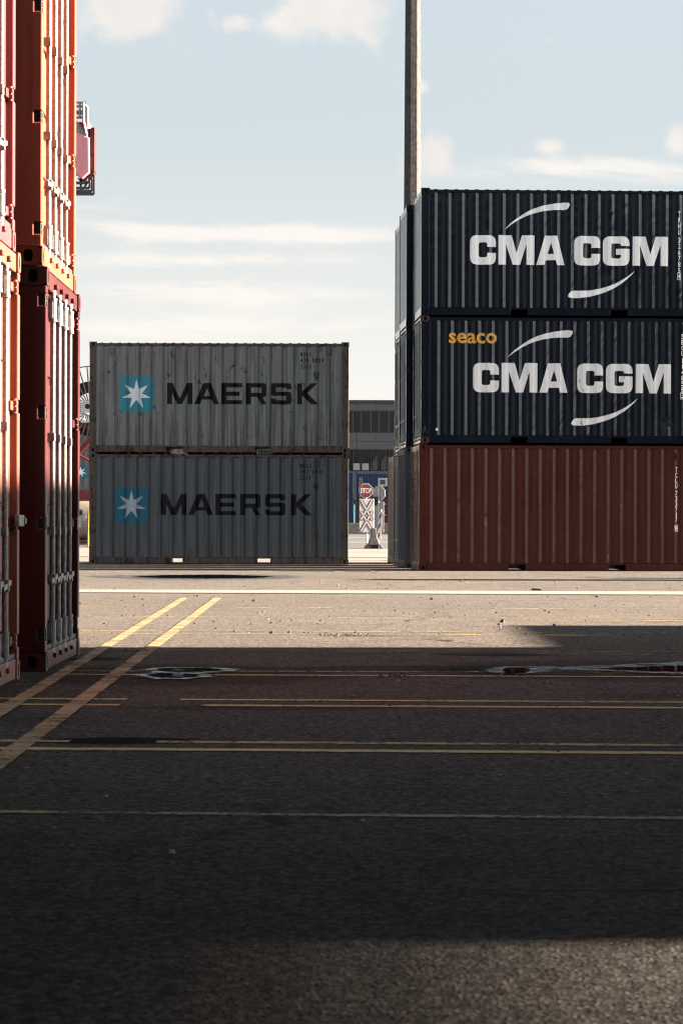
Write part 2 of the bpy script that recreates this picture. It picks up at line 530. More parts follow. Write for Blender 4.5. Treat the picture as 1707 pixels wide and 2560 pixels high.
# ------------------------------------------------------------------ shipping containers
def casting(mb, x, y, z, sx, sy):
    """corner casting with oval holes in its two outer faces; x, y = outer corner, sx, sy = direction inwards"""
    x1, y1, z1 = x + sx * CW, y + sy * CD, z + CH

    def holed(fn, wd, ht, ow, oh):
        n = 16; cx, cz = wd / 2, ht / 2
        ring, inner = [], []
        for k in range(n):
            t = 2 * math.pi * (k + .5) / n
            ux, uz = math.cos(t), math.sin(t)
            e = max(abs(ux), abs(uz))
            ring.append((cx + ux / e * wd / 2, cz + uz / e * ht / 2))
            px_, pz_ = ux * ow / 2, max(-1, min(1, uz * 1.25)) * oh / 2
            inner.append((cx + px_, cz + pz_))
        for k in range(n):
            j = (k + 1) % n
            mb.face([fn(*ring[k], 0), fn(*ring[j], 0), fn(*inner[j], 0), fn(*inner[k], 0)])
            mb.face([fn(*inner[k], 0), fn(*inner[j], 0), fn(*inner[j], .05), fn(*inner[k], .05)], 1)
        mb.face([fn(*p, .05) for p in inner], 1)  # hole walls and back painted black in place of shade
    holed(lambda a, b, d: (x + sx * a, y + sy * d, z + b), CW, CH, .062, .078)
    holed(lambda a, b, d: (x + sx * d, y + sy * a, z + b), CD, CH, .050, .078)
    mb.face([(x, y, z), (x1, y, z), (x1, y1, z), (x, y1, z)])
    mb.face([(x, y, z1), (x1, y, z1), (x1, y1, z1), (x, y1, z1)])
    mb.face([(x1, y, z), (x1, y1, z), (x1, y1, z1), (x1, y, z1)])
    mb.face([(x, y1, z), (x1, y1, z), (x1, y1, z1), (x, y1, z1)])


HINGE_Z = (0.235, 0.95, 1.66, 2.38)


def shipping_container(label, loc, rz, body, frame=None, L=6.058, H=2.591, left='end', right='end', bars=None, group=None,
                       dents=0, seed=0, start=0.0, door_mat=None, cast_mat=None, end_mat=None):
    frame = frame or body; bars = bars or M['galv']; door_mat = door_mat or body; cast_mat = cast_mat or frame
    root = empty('shipping_container', loc, rz)
    tag(root, label, 'shipping container', group)
    rr = random.Random(seed)
    xa, xb = 0.16, L - 0.16
    ZB, ZT = 0.165, H - 0.088
    corr = Corr(xa, xb, start=start)
    # castings
    for x, sx in ((0, 1), (L, -1)):
        for y, sy in ((0, 1), (WID, -1)):
            for z in (0, H - CH):
                mb = MB(); casting(mb, x, y, z, sx, sy)
                mb.build('corner_casting', [cast_mat, M['black']], root, bevel=0.006)
    # posts
    for x, sx, kind in ((0, 1, left), (L, -1, right)):
        for y, sy in ((0, 1), (WID, -1)):
            mb = MB()
            a, b = y + sy * .006, y + sy * .105
            if kind == 'door':
                ol = [(x + sx * .185, CH), (x + sx * .004, CH)]
                for hz_ in HINGE_Z:
                    ol += [(x + sx * .004, hz_ - .038), (x + sx * .055, hz_ - .038), (x + sx * .055, hz_ + .038), (x + sx * .004, hz_ + .038)]
                ol += [(x + sx * .004, H - CH), (x + sx * .185, H - CH)]
                mb.prism(ol, 'y', a, b)
            else:
                mb.box(x + sx * .004, a, CH, x + sx * .165, b, H - CH)
            mb.build('corner_post', frame, root, bevel=0.008)
    # side walls, rails
    for y, sy, front in ((0, 1, True), (WID, -1, False)):
        mb = MB()
        nz = 26 if front else 2
        zs = [ZB + (ZT - ZB) * k / (nz - 1) for k in range(nz)]
        dl = [(rr.uniform(.6, L - .6), rr.uniform(.3, 1.5), rr.uniform(.04, .12), rr.uniform(.03, .09), rr.uniform(.004, .022)) for _ in range(dents)]
        b0 = len(mb.v)
        P = corr.pts
        for z in zs:
            for (x, u) in P:
                d = 0.0
                for (dx, dz, sx_, sz_, am) in dl:
                    d += am * math.exp(-((x - dx) / sx_) ** 2 - ((z - dz) / sz_) ** 2)
                if front and dents: d += rr.uniform(-.0012, .0012)
                mb.v.append((x, y + sy * (Y_SKIN + u * DEPTH + d), z))
        n = len(P)
        for k in range(len(zs) - 1):
            for i in range(n - 1):
                q = b0 + k * n + i
                mb.f.append((q, q + 1, q + n + 1, q + n)); mb.m.append(0)
        mb.build('side_panel', body, root)
        mb = MB(); mb.box(CW, y + sy * .008, H - .092, L - CW, y + sy * .07, H - .031)
        mb.build('top_rail', frame, root, bevel=0.006)
        mb = MB()
        cuts = []
        for c in (L / 2 - 1.025, L / 2 + 1.025): cuts.append((c - .18, c + .18))
        xs = CW
        for (c0, c1) in cuts + [(L - CW, L - CW)]:
            mb.box(xs, y + sy * .010, .012, c0, y + sy * .06, .158)
            xs = c1
        for (c0, c1) in cuts:
            mb.box(c0, y + sy * .010, .132, c1, y + sy * .06, .158)
        mb.build('bottom_rail', frame, root, bevel=0.005)
    # pocket tunnels, floor, roof
    mb = MB()
    for c in (L / 2 - 1.025, L / 2 + 1.025):
        mb.box(c - .192, .065, .02, c - .186, WID - .065, .13); mb.box(c + .186, .065, .02, c + .192, WID - .065, .13)
    x = .45
    while x < L - .4:
        if abs(abs(x - L / 2) - 1.025) > .3: mb.box(x, .065, .03, x + .045, WID - .065, .13)
        x += .3
    mb.box(.02, .065, .131, L - .02, WID - .065, .16)
    mb.build('floor_frame', M['steel_dark'], root)
    mb = MB(); rp = [(.1, 0)]
    x = .25
    while x < L - .35:
        rp += [(x, 0), (x + .02, 1), (x + .075, 1), (x + .095, 0)]; x += .209
    rp.append((L - .1, 0)); b0 = len(mb.v)
    for (x, u) in rp:
        for y, f in ((.03, .6), (.12, 1), (WID - .12, 1), (WID - .03, .6)):
            mb.v.append((x, y, H - .032 + u * .017 * (1 if f == 1 else .75) + (0.004 if f == 1 else 0)))
    for i in range(len(rp) - 1):
        for j in range(3):
            q = b0 + i * 4 + j
            mb.f.append((q, q + 1, q + 5, q + 4)); mb.m.append(0)
    mb.build('roof', body, root)
    # ends
    for x, sx, kind in ((0, 1, left), (L, -1, right)):
        if kind == 'end':
            ec = Corr(.10, WID - .10, .24, .016)
            mb = MB()
            for (y, u) in ec.pts:
                mb.v.append((x + sx * (.012 + u * .016), y, .165)); mb.v.append((x + sx * (.012 + u * .016), y, H - .12))
            for i in range(len(ec.pts) - 1):
                mb.f.append((2 * i, 2 * i + 2, 2 * i + 3, 2 * i + 1)); mb.m.append(0)
            mb.build('end_panel', end_mat or body, root)
            mb = MB(); mb.box(x + sx * .006, CD, H - .135, x + sx * .08, WID - CD, H - .02); mb.build('top_end_rail', frame, root, bevel=.006)
            mb = MB(); mb.box(x + sx * .006, CD, .012, x + sx * .08, WID - CD, .175); mb.build('bottom_end_rail', end_mat or frame, root, bevel=.006)
        else:
            mb = MB(); mb.box(x + sx * .012, CD, H - .125, x + sx * .10, WID - CD, H - .012)
            mb.box(x + sx * .045, CD, H - .150, x + sx * .10, WID - CD, H - .126); mb.build('door_header', frame, root, bevel=.006)
            mb = MB(); mb.box(x + sx * .008, CD, .006, x + sx * .10, WID - CD, .128); mb.build('door_sill', frame, root, bevel=.006)
            D0 = .052
            for half in (0, 1):
                y0, y1 = (.108, WID / 2 - .004) if half == 0 else (WID / 2 + .004, WID - .108)
                z0, z1 = .132, H - .152
                mb = MB()
                mb.box(x + sx * D0, y0, z0, x + sx * (D0 + .045), y0 + .075, z1)
                mb.box(x + sx * D0, y1 - .075, z0, x + sx * (D0 + .045), y1, z1)
                mb.box(x + sx * (D0 + .001), y0 + .075, z0, x + sx * (D0 + .045), y1 - .075, z0 + .09)
                mb.box(x + sx * (D0 + .001), y0 + .075, z1 - .09, x + sx * (D0 + .045), y1 - .075, z1)
                zz = z0 + .09; hh = (z1 - z0 - .18) / 5
                for k in range(5):
                    mb.prism([(zz, .012), (zz + .06, .012), (zz + .10, .036), (zz + hh - .04, .036), (zz + hh, .012), (zz + hh, .042), (zz, .042)][::1] and
                             [(y0 + .07, zz), (y1 - .07, zz), (y1 - .07, zz + hh - .05), (y0 + .07, zz + hh - .05)], 'x', x + sx * (D0 + .014), x + sx * (D0 + .04))
                    mb.box(x + sx * (D0 + .030), y0 + .07, zz + hh - .05, x + sx * (D0 + .044), y1 - .07, zz + hh)
                    zz += hh
                door = mb.build('door', door_mat, root, bevel=.004)
                g = MB(); g.box(x + sx * (D0 + .004), (y0 if half == 0 else y1) - .012, z0 - .002, x + sx * (D0 + .03), (y0 if half == 0 else y1) + .012, z1)
                g.build('gasket', M['rubber'], door)
                c = WID / 2
                for by in ((c - .6, c - .2) if half == 0 else (c + .2, c + .6)):
                    bx = x + sx * .022
                    lb = MB()
                    lb.tube((bx, by, .13), (bx, by, H - .13), .0175, 12)
                    for (q0, q1) in ((.17, .30), (H - .30, H - .17)):
                        lb.tube((bx, by, q0), (bx, by, q1), .027, 14)
                        lb.box(x + sx * D0, by - .045, q0 + .01, bx, by + .045, q1 - .01)
                        lb.tube((bx, by, q0 - .012), (bx, by, q0 + .006), .030, 14); lb.tube((bx, by, q1 - .006), (bx, by, q1 + .012), .030, 14)
                    for q in (.90, 1.52):
                        lb.box(x + sx * D0, by - .052, q - .026, x + sx * .006, by + .040, q + .026)
                    for q, s in ((.105, -1), (H - .105, 1)):
                        lb.tube((bx, by, q - .03), (bx, by, q + .03), .023, 12, .016)
                        lb.bar((bx, by - .03, q + s * .02), (bx, by + .05, q + s * .02), .03, .022)
                    lb.build('locking_bar', bars, door, smooth=True)
                    hd = MB()
                    hd.box(bx - .026, by - .024, .545, bx + .026, by + .024, .615)
                    hd.bar((x + sx * .008, by, .58), (x + sx * .004, by - .20, .570), .014, .034)
                    hd.bar((x + sx * .008, by, .58), (x + sx * .002, by + .11, .600), .016, .030)
                    hd.tube((x - sx * .002, by - .20, .570), (x + sx * .02, by - .20, .570), .024, 10)
                    hd.build('handle', bars, door, bevel=.003)
                    for q in (.085, H - .080):
                        ks = MB()
                        ks.box(x + sx * .012, by - .036, q - .02, x - sx * .012, by + .036, q + .012)
                        ks.build('keeper', frame, root, bevel=.006)
                yh, so = (.108, 1) if half == 0 else (WID - .108, -1)
                for hz_ in HINGE_Z:
                    hb = MB()
                    hb.box(x + sx * .006, yh + so * .03, hz_ - .034, x + sx * .05, yh - so * .022, hz_ - .004)
                    hb.box(x + sx * .006, yh + so * .03, hz_ + .004, x + sx * .05, yh - so * .022, hz_ + .034)
                    hb.bar((x + sx * .035, yh - so * .03, hz_), (x + sx * .045, yh + so * .10, hz_), .02, .055)
                    hb.tube((x + sx * .022, yh + so * .01, hz_ - .045), (x + sx * .022, yh + so * .01, hz_ + .045), .014, 10)
                    hb.build('hinge', frame, door, bevel=.004)
                    hk = MB(); hk.box(x + sx * .012, yh - so * .094, hz_ - .036, x + sx * .054, yh - so * .024, hz_ + .036)
                    hk.build('notch_shade', M['black'], root)  # black block in the notch stands in for its shade
    return root, corr


H1 = 2.591
GAP = 0.012
# --- the stack on the right of the yard
YAW = R(2.5)


def row_at(px, py_unused, Y):
    return ((px - CX) / F * Y, Y)


RX, RY = row_at(1050.5, 0, 59.75)
TOPS = 'containers of the three-high stack on the right'
c_red, k_red = shipping_container('red-brown container at the bottom of the right-hand stack, white number at its edge', (RX - .03, RY, 0), YAW, M['redbrown'],
                                  left='end', right='door', dents=7, seed=3, group=TOPS, start=-.06)
c_mid, k_mid = shipping_container('navy container with a yellow word above its big white company name, middle of the stack', (RX, RY, H1 + GAP), YAW, M['navy_worn'],
                                  left='door', right='end', dents=5, seed=5, group=TOPS, start=.05,
                                  cast_mat=paint('rusty_navy_casting', (.03, .02, .016), .8, .6, .5, 21.0, .3, rustcol=(.05, .03, .02)))
c_top, k_top = shipping_container('navy container with white company name alone, topmost of the right-hand stack', (RX, RY, 2 * (H1 + GAP)), YAW, M['navy'],
                                  left='end', right='door', dents=2, seed=6, group=TOPS, start=-.01, end_mat=M['navy_end'])

SC = 122.9


def mapper(ox, oy, zoom, leftpx, basepx, sc, dx=0.0, dy=0.0):
    return lambda p: ((ox + p[0] / zoom + dx - leftpx) / sc, (basepx - (oy + p[1] / zoom + dy)) / sc, *( [p[2] / zoom / sc] if len(p) > 2 else []))


CMA_A = [[(408, 680), (408, 527, 95), (68, 527, 95), (68, 912, 95), (408, 912, 95), (408, 757), (292, 757), (292, 816, 30), (183, 816, 30), (183, 620, 30), (292, 620, 30), (292, 680)],
         [(440, 525), (612, 525), (677, 760), (750, 525), (914, 525), (912, 912), (808, 912), (808, 640), (725, 912), (628, 912), (540, 640), (540, 912), (440, 912)],
         [(1050, 528), (1212, 528), (1310, 912), (1210, 912), (1192, 848), (1062, 848), (1042, 912), (938, 912)], [(1132, 620), (1170, 766), (1087, 766)],
         [(518, 455), (600, 365), (700, 290), (800, 225), (900, 175), (1000, 142), (1100, 118), (1200, 103), (1290, 93), (1350, 95), (1375, 110), (1365, 145), (1345, 175), (1320, 188),
          (1200, 190), (1100, 196), (1000, 213), (900, 237), (800, 275), (700, 325), (600, 392)]]
CMA_B = [[(487, 221), (487, 60, 100), (135, 60, 100), (135, 460, 100), (487, 460, 100), (487, 302), (368, 302), (368, 361, 32), (252, 361, 32), (252, 157, 32), (368, 157, 32), (368, 221)],
         [(887, 192), (887, 62, 100), (525, 62, 100), (525, 460, 100), (887, 460, 100), (887, 230), (703, 230), (703, 310), (768, 310), (768, 361, 32), (638, 361, 32), (638, 157, 32), (768, 157, 42), (768, 192)],
         [(930, 62), (1105, 62), (1167, 305), (1245, 62), (1412, 64), (1411, 462), (1310, 462), (1310, 180), (1217, 462), (1120, 460), (1028, 175), (1028, 458), (928, 458)],
         [(955, 530), (920, 580), (850, 645), (760, 715), (660, 775), (560, 820), (460, 853), (360, 880), (260, 896), (200, 903), (90, 900), (60, 893), (50, 875), (65, 840), (95, 810), (125, 800),
          (200, 803), (300, 802), (400, 790), (500, 768), (600, 740), (700, 700), (800, 645), (880, 592)]]


def carrier_name(root, corr, mat, leftpx, basepx, dx, dy):
    fa = mapper(1160, 490, 5.227, leftpx, basepx, SC, dx, dy); fb = mapper(1410, 580, 5.407, leftpx, basepx, SC, dx, dy)
    A = [fillet([fa(p) for p in lp]) for lp in CMA_A]; B = [fillet([fb(p) for p in lp]) for lp in CMA_B]
    on_wall([outline_mesh([A[0]]), outline_mesh([A[1]]), outline_mesh([A[2], A[3]]), outline_mesh([B[0]]), outline_mesh([B[1]]), outline_mesh([B[2]])], corr, 'lettering', mat, root)
    on_wall([outline_mesh([A[4]])], corr, 'swoosh', mat, root)
    on_wall([outline_mesh([B[3]])], corr, 'swoosh', mat, root)


def box_frame(x0, z0, x1, z1, t):
    return outline_mesh([[(x0, z0), (x1, z0), (x1, z1), (x0, z1)], [(x0 + t, z0 + t), (x1 - t, z0 + t), (x1 - t, z1 - t), (x0 + t, z1 - t)]])


def column_code(root, corr, code, last, xpx, ytop, step, wpx, hpx, leftpx, basepx, mat, boxy):
    ms = []
    cx = (xpx - leftpx) / SC
    y = ytop
    for ch in code:
        if ch != ' ':
            wd = wpx * (.45 if ch == '1' else 1)
            ms.append(text_mesh(ch, cx - wd / SC / 2, (basepx - y - hpx) / SC, cx + wd / SC / 2, (basepx - y) / SC, .012))
            y += step
        else:
            y += step * .32
    on_wall(ms, corr, 'number', mat, root)
    z1 = (basepx - boxy) / SC; z0 = z1 - hpx * 1.0 / SC
    on_wall([text_mesh(last, cx - wpx / SC / 2, z0, cx + wpx / SC / 2, z1, .012), box_frame(cx - wpx / SC * .75, z0 - .02, cx + wpx / SC * .75, z1 + .02, .008)], corr, 'check_digit', mat, root)


carrier_name(c_top, k_top, M['letter_white'], 1050.5, 792.0, 0, 0)
carrier_name(c_mid, k_mid, M['letter_white_worn'], 1050.5, 1112.5, 8.6, 320.5)
column_code(c_top, k_top, 'TRHU 326785', '4', 1699, 528, 15.2, 6, 13, 1050.5, 792.0, M['letter_white'], 684.5)
column_code(c_mid, k_mid, 'SEGU 114858', '3', 1709, 836.5, 14.2, 8, 12.5, 1050.5, 1112.5, M['letter_white'], 985)
column_code(c_red, k_red, 'TCLU 733717', '8', 1694, 1170, 13.6, 5.5, 12.3, 1047, 1431.5, M['letter_white'], 1317)
on_wall([text_mesh('seaco', (1100 + 177 / 8.71 - 1050.5) / SC, (1112.5 - 800 - 547 / 8.71) / SC, (1100 + 1232 / 8.71 - 1050.5) / SC, (1112.5 - 800 - 314 / 8.71) / SC, .022)],
        k_mid, 'lettering', M['letter_yellow'], c_mid)
q = ((1100 - 1052 + 1.0) / SC)
on_wall([outline_mesh([[(.315, .245), (.365, .262), (.350, .312), (.300, .295)]])], k_mid, 'sticker', M['sticker_white'], c_mid, lift=.004)
chalk = MB(); chalk.bar((.045, -.001, .215), (.085, -.001, .345), .005, .008); chalk.bar((.085, -.001, .345), (.125, -.001, .20), .005, .008); chalk.bar((.06, -.001, .265), (.108, -.001, .26), .005, .007)
chalk.build('chalk_mark', plain('chalk', (.09, .09, .088), .8, .2), c_mid)


def lashing_ring(root, x, z, w_=.05, h_=.13, mat=None):
    mb = MB()
    mb.box(x - w_ - .012, -.004, z - h_, x - w_, .03, z); mb.box(x + w_, -.004, z - h_, x + w_ + .012, .03, z); mb.box(x - w_ - .012, -.004, z - h_ - .014, x + w_ + .012, .03, z - h_)
    mb.build('vent', mat or M['steel_dark'], root, bevel=.004)


lashing_ring(c_red, 5.26, 2.43, .028, .12, M['redbrown'])
lashing_ring(c_mid, 5.38, 2.43, .03, .13, M['black'])

# rows behind the first one
R2 = ((1013.5 - CX) / F * 62.95, 62.95)
R3 = (1.33, 66.05)
BEHIND = 'containers of the rows hidden behind the right-hand stack'
for (rx, ry, rows) in ((R2[0], R2[1], (('slate', 'end', 'end', 'dark slate container at the foot of the second row, dull grey end wall'),
                                       ('navy_worn', 'door', 'end', 'navy container of the second row showing door bars, in the middle'),
                                       ('navy', 'end', 'end', 'navy container topping the second row behind the white company name'))),
                       (R3[0], R3[1], (('slate', 'door', 'end', 'dark container at the foot of the third row, only a pale door edge showing'),
                                       ('navy', 'door', 'end', 'dark container of the third row, a strip of door bars in the middle'),
                                       ('navy_worn', 'end', 'end', 'dark container topping the third row, end wall brownish in the light')))):
    for k, (mn, lf, rt, lb) in enumerate(rows):
        xo = (0, .0, .0)[k] - (.02 if k == 0 else 0)
        shipping_container(lb, (rx + xo, ry, k * (H1 + GAP)), YAW, M[mn], left=lf, right=rt, group=BEHIND, seed=20 + k, end_mat=M['navy_end'] if k == 2 else None)
shipping_container('low tan container standing alone behind the dark rows, end wall lit', ((984 - CX) / F * 69.7, 69.7, 0), YAW, M['tan'], left='end', right='end', group=BEHIND, seed=31)

# --- the two grey containers in the middle
GX = (223 - CX) / F * 68.6
SG = F / 68.6
GREY = 'two grey containers stacked in the middle'
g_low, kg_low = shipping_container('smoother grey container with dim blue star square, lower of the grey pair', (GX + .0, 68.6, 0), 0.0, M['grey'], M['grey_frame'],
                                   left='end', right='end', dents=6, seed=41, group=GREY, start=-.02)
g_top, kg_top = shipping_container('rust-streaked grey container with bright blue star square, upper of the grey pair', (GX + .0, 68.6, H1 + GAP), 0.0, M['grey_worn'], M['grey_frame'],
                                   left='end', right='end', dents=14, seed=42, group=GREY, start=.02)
ZA, ZB_ = (280, 920, 5.227), (560, 920, 5.227)
L_A = [[(715, 190), (785, 190), (880, 390), (978, 190), (1047, 190), (1047, 467), (985, 467), (985, 317), (915, 467), (848, 467), (780, 317), (780, 467), (715, 467)],
       [(1190, 190), (1283, 190), (1395, 467), (1322, 467), (1300, 407), (1170, 407), (1142, 467), (1068, 467)], [(1240, 255), (1282, 362), (1196, 362)]]
L_B = [[(-39, 190), (230, 190), (230, 247), (25, 247), (25, 303), (200, 303), (200, 357), (25, 357), (25, 414), (230, 414), (230, 467), (-39, 467)],
       [(283, 190), (548, 190, 38), (548, 372, 38), (498, 372), (550, 467), (483, 467), (430, 370), (347, 370), (347, 467), (283, 467)], [(347, 247), (487, 247, 10), (487, 317, 10), (347, 317)],
       [(873, 270), (873, 190, 38), (608, 190, 38), (608, 355, 38), (808, 355, 8), (808, 414, 8), (672, 414, 4), (672, 392), (608, 392), (608, 467, 38), (873, 467, 38), (873, 303, 38), (672, 303, 8), (672, 247, 8), (808, 247, 4), (808, 270)],
       [(950, 190), (1014, 190), (1014, 298), (1130, 190), (1213, 190), (1080, 318), (1228, 467), (1135, 467), (1014, 350), (1014, 467), (950, 467)]]
SQ = [(95, 105, 60), (538, 105, 60), (538, 577, 60), (95, 577, 60)]
STAR = [(317, 145), (350, 272), (468, 217), (388, 328), (508, 387), (374, 387), (403, 521), (315, 412), (228, 521), (256, 387), (126, 387), (244, 326), (163, 217), (283, 272)]


def line_name(root, corr, base, dx, dxs, dy, black, blue, star):
    fa = mapper(*ZA, 223, base, SG, dx, dy); fb = mapper(*ZB_, 223, base, SG, dx, dy); fs = mapper(*ZA, 223, base, SG, dxs, dy)
    A = [fillet([fa(p) for p in lp]) for lp in L_A]; B = [fillet([fb(p) for p in lp]) for lp in L_B]
    on_wall([outline_mesh([A[0]]), outline_mesh([A[1], A[2]]), outline_mesh([B[0]]), outline_mesh([B[1], B[2]]), outline_mesh([B[3]]), outline_mesh([B[4]])], corr, 'lettering', black, root)
    lg = on_wall([outline_mesh([fillet([fs(p) for p in SQ])])], corr, 'logo_square', blue, root)
    on_wall([outline_mesh([fillet([fs(p) for p in STAR])])], corr, 'logo_star', star, lg, lift=.0055)


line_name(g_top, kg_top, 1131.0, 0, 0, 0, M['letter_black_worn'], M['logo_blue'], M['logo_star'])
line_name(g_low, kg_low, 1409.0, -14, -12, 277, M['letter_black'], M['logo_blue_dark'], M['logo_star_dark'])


def code_block(root, corr, base, rows, mat, ox, oy, zm):
    ms = []
    for (s, xs, y0, y1, wd) in rows:
        for ch, x in zip(s, xs):
            ww = wd * (.5 if ch == '1' else 1)
            ms.append(text_mesh(ch, (ox + x / zm - 223) / SG, (base - oy - y1 / zm) / SG, (ox + (x + ww) / zm - 223) / SG, (base - oy - y0 / zm) / SG, .02))
    on_wall(ms, corr, 'number', mat, root)


code_block(g_top, kg_top, 1131, [('MSKU', (105, 195, 280, 365), 215, 330, 58), ('4290829', (115, 197, 278, 445, 530, 615, 700), 382, 500, 56), ('22G1', (112, 192, 275, 375), 552, 668, 56)],
           M['letter_black'], 740, 860, 11.2)
code_block(g_low, kg_low, 1409, [('MRKU', (100, 188, 265, 345), 185, 300, 56), ('7475151', (105, 185, 268, 430, 515, 588, 672), 345, 455, 52), ('22G1', (105, 180, 258, 355), 503, 612, 54)],
           M['letter_black'], 740, 1140, 10.69)
for root, corr, base, ox, oy, zm, (bx0, by0, bx1, by1), (tx0, ty0, tx1, ty1) in (
        (g_top, kg_top, 1131, 740, 860, 11.2, (485, 765, 625, 885), (505, 895, 605, 962)), (g_low, kg_low, 1409, 740, 1140, 10.69, (460, 708, 595, 822), (482, 838, 580, 905))):
    fx = lambda x: (ox + x / zm - 223) / SG
    fz = lambda y: (base - oy - y / zm) / SG
    on_wall([box_frame(fx(bx0), fz(by1), fx(bx1), fz(by0), .012), text_mesh('ic', fx(bx0 + 25), fz(by1 - 22), fx(bx1 - 22), fz(by0 + 22), .02),
             text_mesh('70', fx(tx0), fz(ty1), fx(tx1), fz(ty0), .02)], corr, 'stencil', M['letter_black'], root)
fx = lambda x: (740 + x / 10.69 - 223) / SG
fz = lambda y: (1409 - 1140 - y / 10.69) / SG
pl = on_wall([outline_mesh([fillet([(fx(466), fz(2175), .012), (fx(596), fz(2175), .012), (fx(596), fz(1975), .012), (fx(466), fz(1975), .012)])])], kg_low, 'sticker', M['black'], g_low, lift=.004)
on_wall([outline_mesh([[(fx(476), fz(2165)), (fx(584), fz(2165)), (fx(584), fz(2080)), (fx(476), fz(2080))]]), outline_mesh([[(fx(476), fz(2070)), (fx(584), fz(2070)), (fx(584), fz(1985)), (fx(476), fz(1985))]])],
        kg_low, 'sticker_field', M['sticker_orange'], pl, lift=.006)
lashing_ring(g_top, .53, 2.45, .035, .14); lashing_ring(g_top, 5.58, 2.45, .04, .14)
lashing_ring(g_low, 5.30, 2.45, .04, .16)

# --- the stacks on the left: their door ends face the yard
LEFT = 'containers of the stacks at the left edge'


def left_container(label, xdoor, ynear, z, body, seed, **kw):
    return shipping_container(label, (xdoor - 6.058, ynear, z), 0.0, body, left='end', right='door', group=LEFT, seed=seed, **kw)


l_mar, _ = left_container('maroon container on the ground, grey lock bars on its door end facing right', -1.884, 18.76, 0, M['maroon'], 51, cast_mat=paint('maroon_casting', (.04, .009, .008), .3, .5, .4, 23.0, .3, rustcol=(.03, .012, .008)))
l_or, _ = left_container('orange container on top of the maroon one, door bars in full sun', -1.916, 18.76, H1 + GAP, M['orange'], 52, cast_mat=paint('rusty_orange_casting', (.16, .03, .010), .6, .55, .5, 24.0, .3, rustcol=(.03, .013, .008)))
l_or2, _ = left_container('faded orange container at the photo\'s very left edge, standing on the ground', -1.958, 15.48, 0, M['orange2'], 53)
l_pk, _ = left_container('pinkish red container stacked on the faded orange one at the left edge', -1.99, 15.48, H1 + GAP, M['pink'], 54)
# decals on the maroon doors
dec = MB()
for (yy, z0, z1, mi) in ((.23, 1.16, 1.42, 0), (.23, .62, .86, 1)):
    n = 14
    ring = [(math.cos(2 * math.pi * k / n), math.sin(2 * math.pi * k / n)) for k in range(n)]
    zc, hz_ = (z0 + z1) / 2, (z1 - z0) / 2
    for k in range(n):
        a, b = ring[k], ring[(k + 1) % n]
        dec.face([(6.058 - .0375, yy + .085 * a[0], zc + hz_ * a[1]), (6.058 - .0375, yy + .085 * b[0], zc + hz_ * b[1]),
                  (6.058 - .0375, yy + .06 * b[0], zc + hz_ * .78 * b[1]), (6.058 - .0375, yy + .06 * a[0], zc + hz_ * .78 * a[1])], mi)
# lock box on the lower orange door post
mb = MB(); mb.box(6.058 - .01, 2.20, .93, 6.058 + .02, 2.50, 1.0); mb.box(6.058 - .0, 2.47, .945, 6.058 + .03, 2.53, .985)
mb.build('lock_plate', M['galv'], l_or2, bevel=.006)

# --- stacks that stand outside the picture on the right and behind: right ones throw the long shadows, rear ones are stacked high to darken reflections
OUT = 'stacked containers standing outside the picture'
OUT_LABEL = 'dark steel container standing outside the picture beside the yard'


def out_box(Lx):
    """a container outside the picture, its pieces joined into one mesh"""
    r_, _ = shipping_container(OUT_LABEL, (0, 0, 0), 0, M['slate'], L=Lx, left='end', right='end', seed=60)
    bm = bmesh.new()
    for ch in list(r_.children):
        bm.from_mesh(ch.data); bpy.data.objects.remove(ch)
    bpy.data.objects.remove(r_)
    me = bpy.data.meshes.new('shipping_container'); bm.to_mesh(me); bm.free(); me.materials.append(M['slate'])
    for pl_ in me.polygons: pl_.material_index = 0
    o = bpy.data.objects.new('shipping_container', me); COL.objects.link(o)
    return tag(o, OUT_LABEL, 'shipping container', OUT)


LONG = 13.1
SH = math.tan(R(SUN_EL)) / math.cos(R(SUN_FRONT))
TF = math.tan(R(SUN_FRONT))
AX = -1.9 + (3 * (H1 + GAP) - 1.30) / SH
A_far = 22.65 - (AX - 0.15) * TF
A_near = 6.87 - (AX - 1.5) * TF
BX = 1.45 + 2 * (H1 + GAP) / SH
B_far = 27.7 - (BX - 2.4) * TF
long_c = out_box(LONG)
end_c = out_box(6.058)
first = True
for k in range(3):
    o = long_c if k == 0 else copy_tree(long_c)
    o.location = (AX + WID, A_far - LONG, k * (H1 + GAP)); o.rotation_euler = (0, 0, R(90))
    o = end_c if k == 0 else copy_tree(end_c)
    o.location = (AX, A_far - LONG - .05 - WID, k * (H1 + GAP)); o.rotation_euler = (0, 0, 0)
for j in range(2):
    for k in range(2):
        o = copy_tree(end_c)
        o.location = (BX, B_far - WID - j * (WID + .04), k * (H1 + GAP)); o.rotation_euler = (0, 0, 0)
for j in range(4):
    for k in range(6):
        o = copy_tree(long_c)
        o.location = (-28 + j * 13.8, -9 - WID, k * (H1 + GAP)); o.rotation_euler = (0, 0, 0)
# unseen gantry shape, added only to shade the near left corner
gy = empty('shade_gantry', (AX + 4.2, 0, 0)); tag(gy, 'added shade-casting gantry outside the picture', 'crane')
zb = (AX + 4.2 + 0.72) * SH
mb = MB(); mb.box(-.5, -5, zb, .5, 11.2, zb + 2.6); mb.build('shade_girder', M['slate'], gy, bevel=.03)
for k in range(5):
    mb = MB(); mb.box(-.05, -5, zb - .075 * (k + 1), .05, 11.2, zb - .075 * (k + 1) + .058 - .010 * k); mb.build('shade_bar', M['slate'], gy)  # graded bars soften the edge of the added shade
for yy in (-4.6, 10.8):
    mb = MB(); mb.box(-.4, yy - .35, 0, .4, yy + .35, zb - .003); mb.build('leg', M['slate'], gy, bevel=.03)


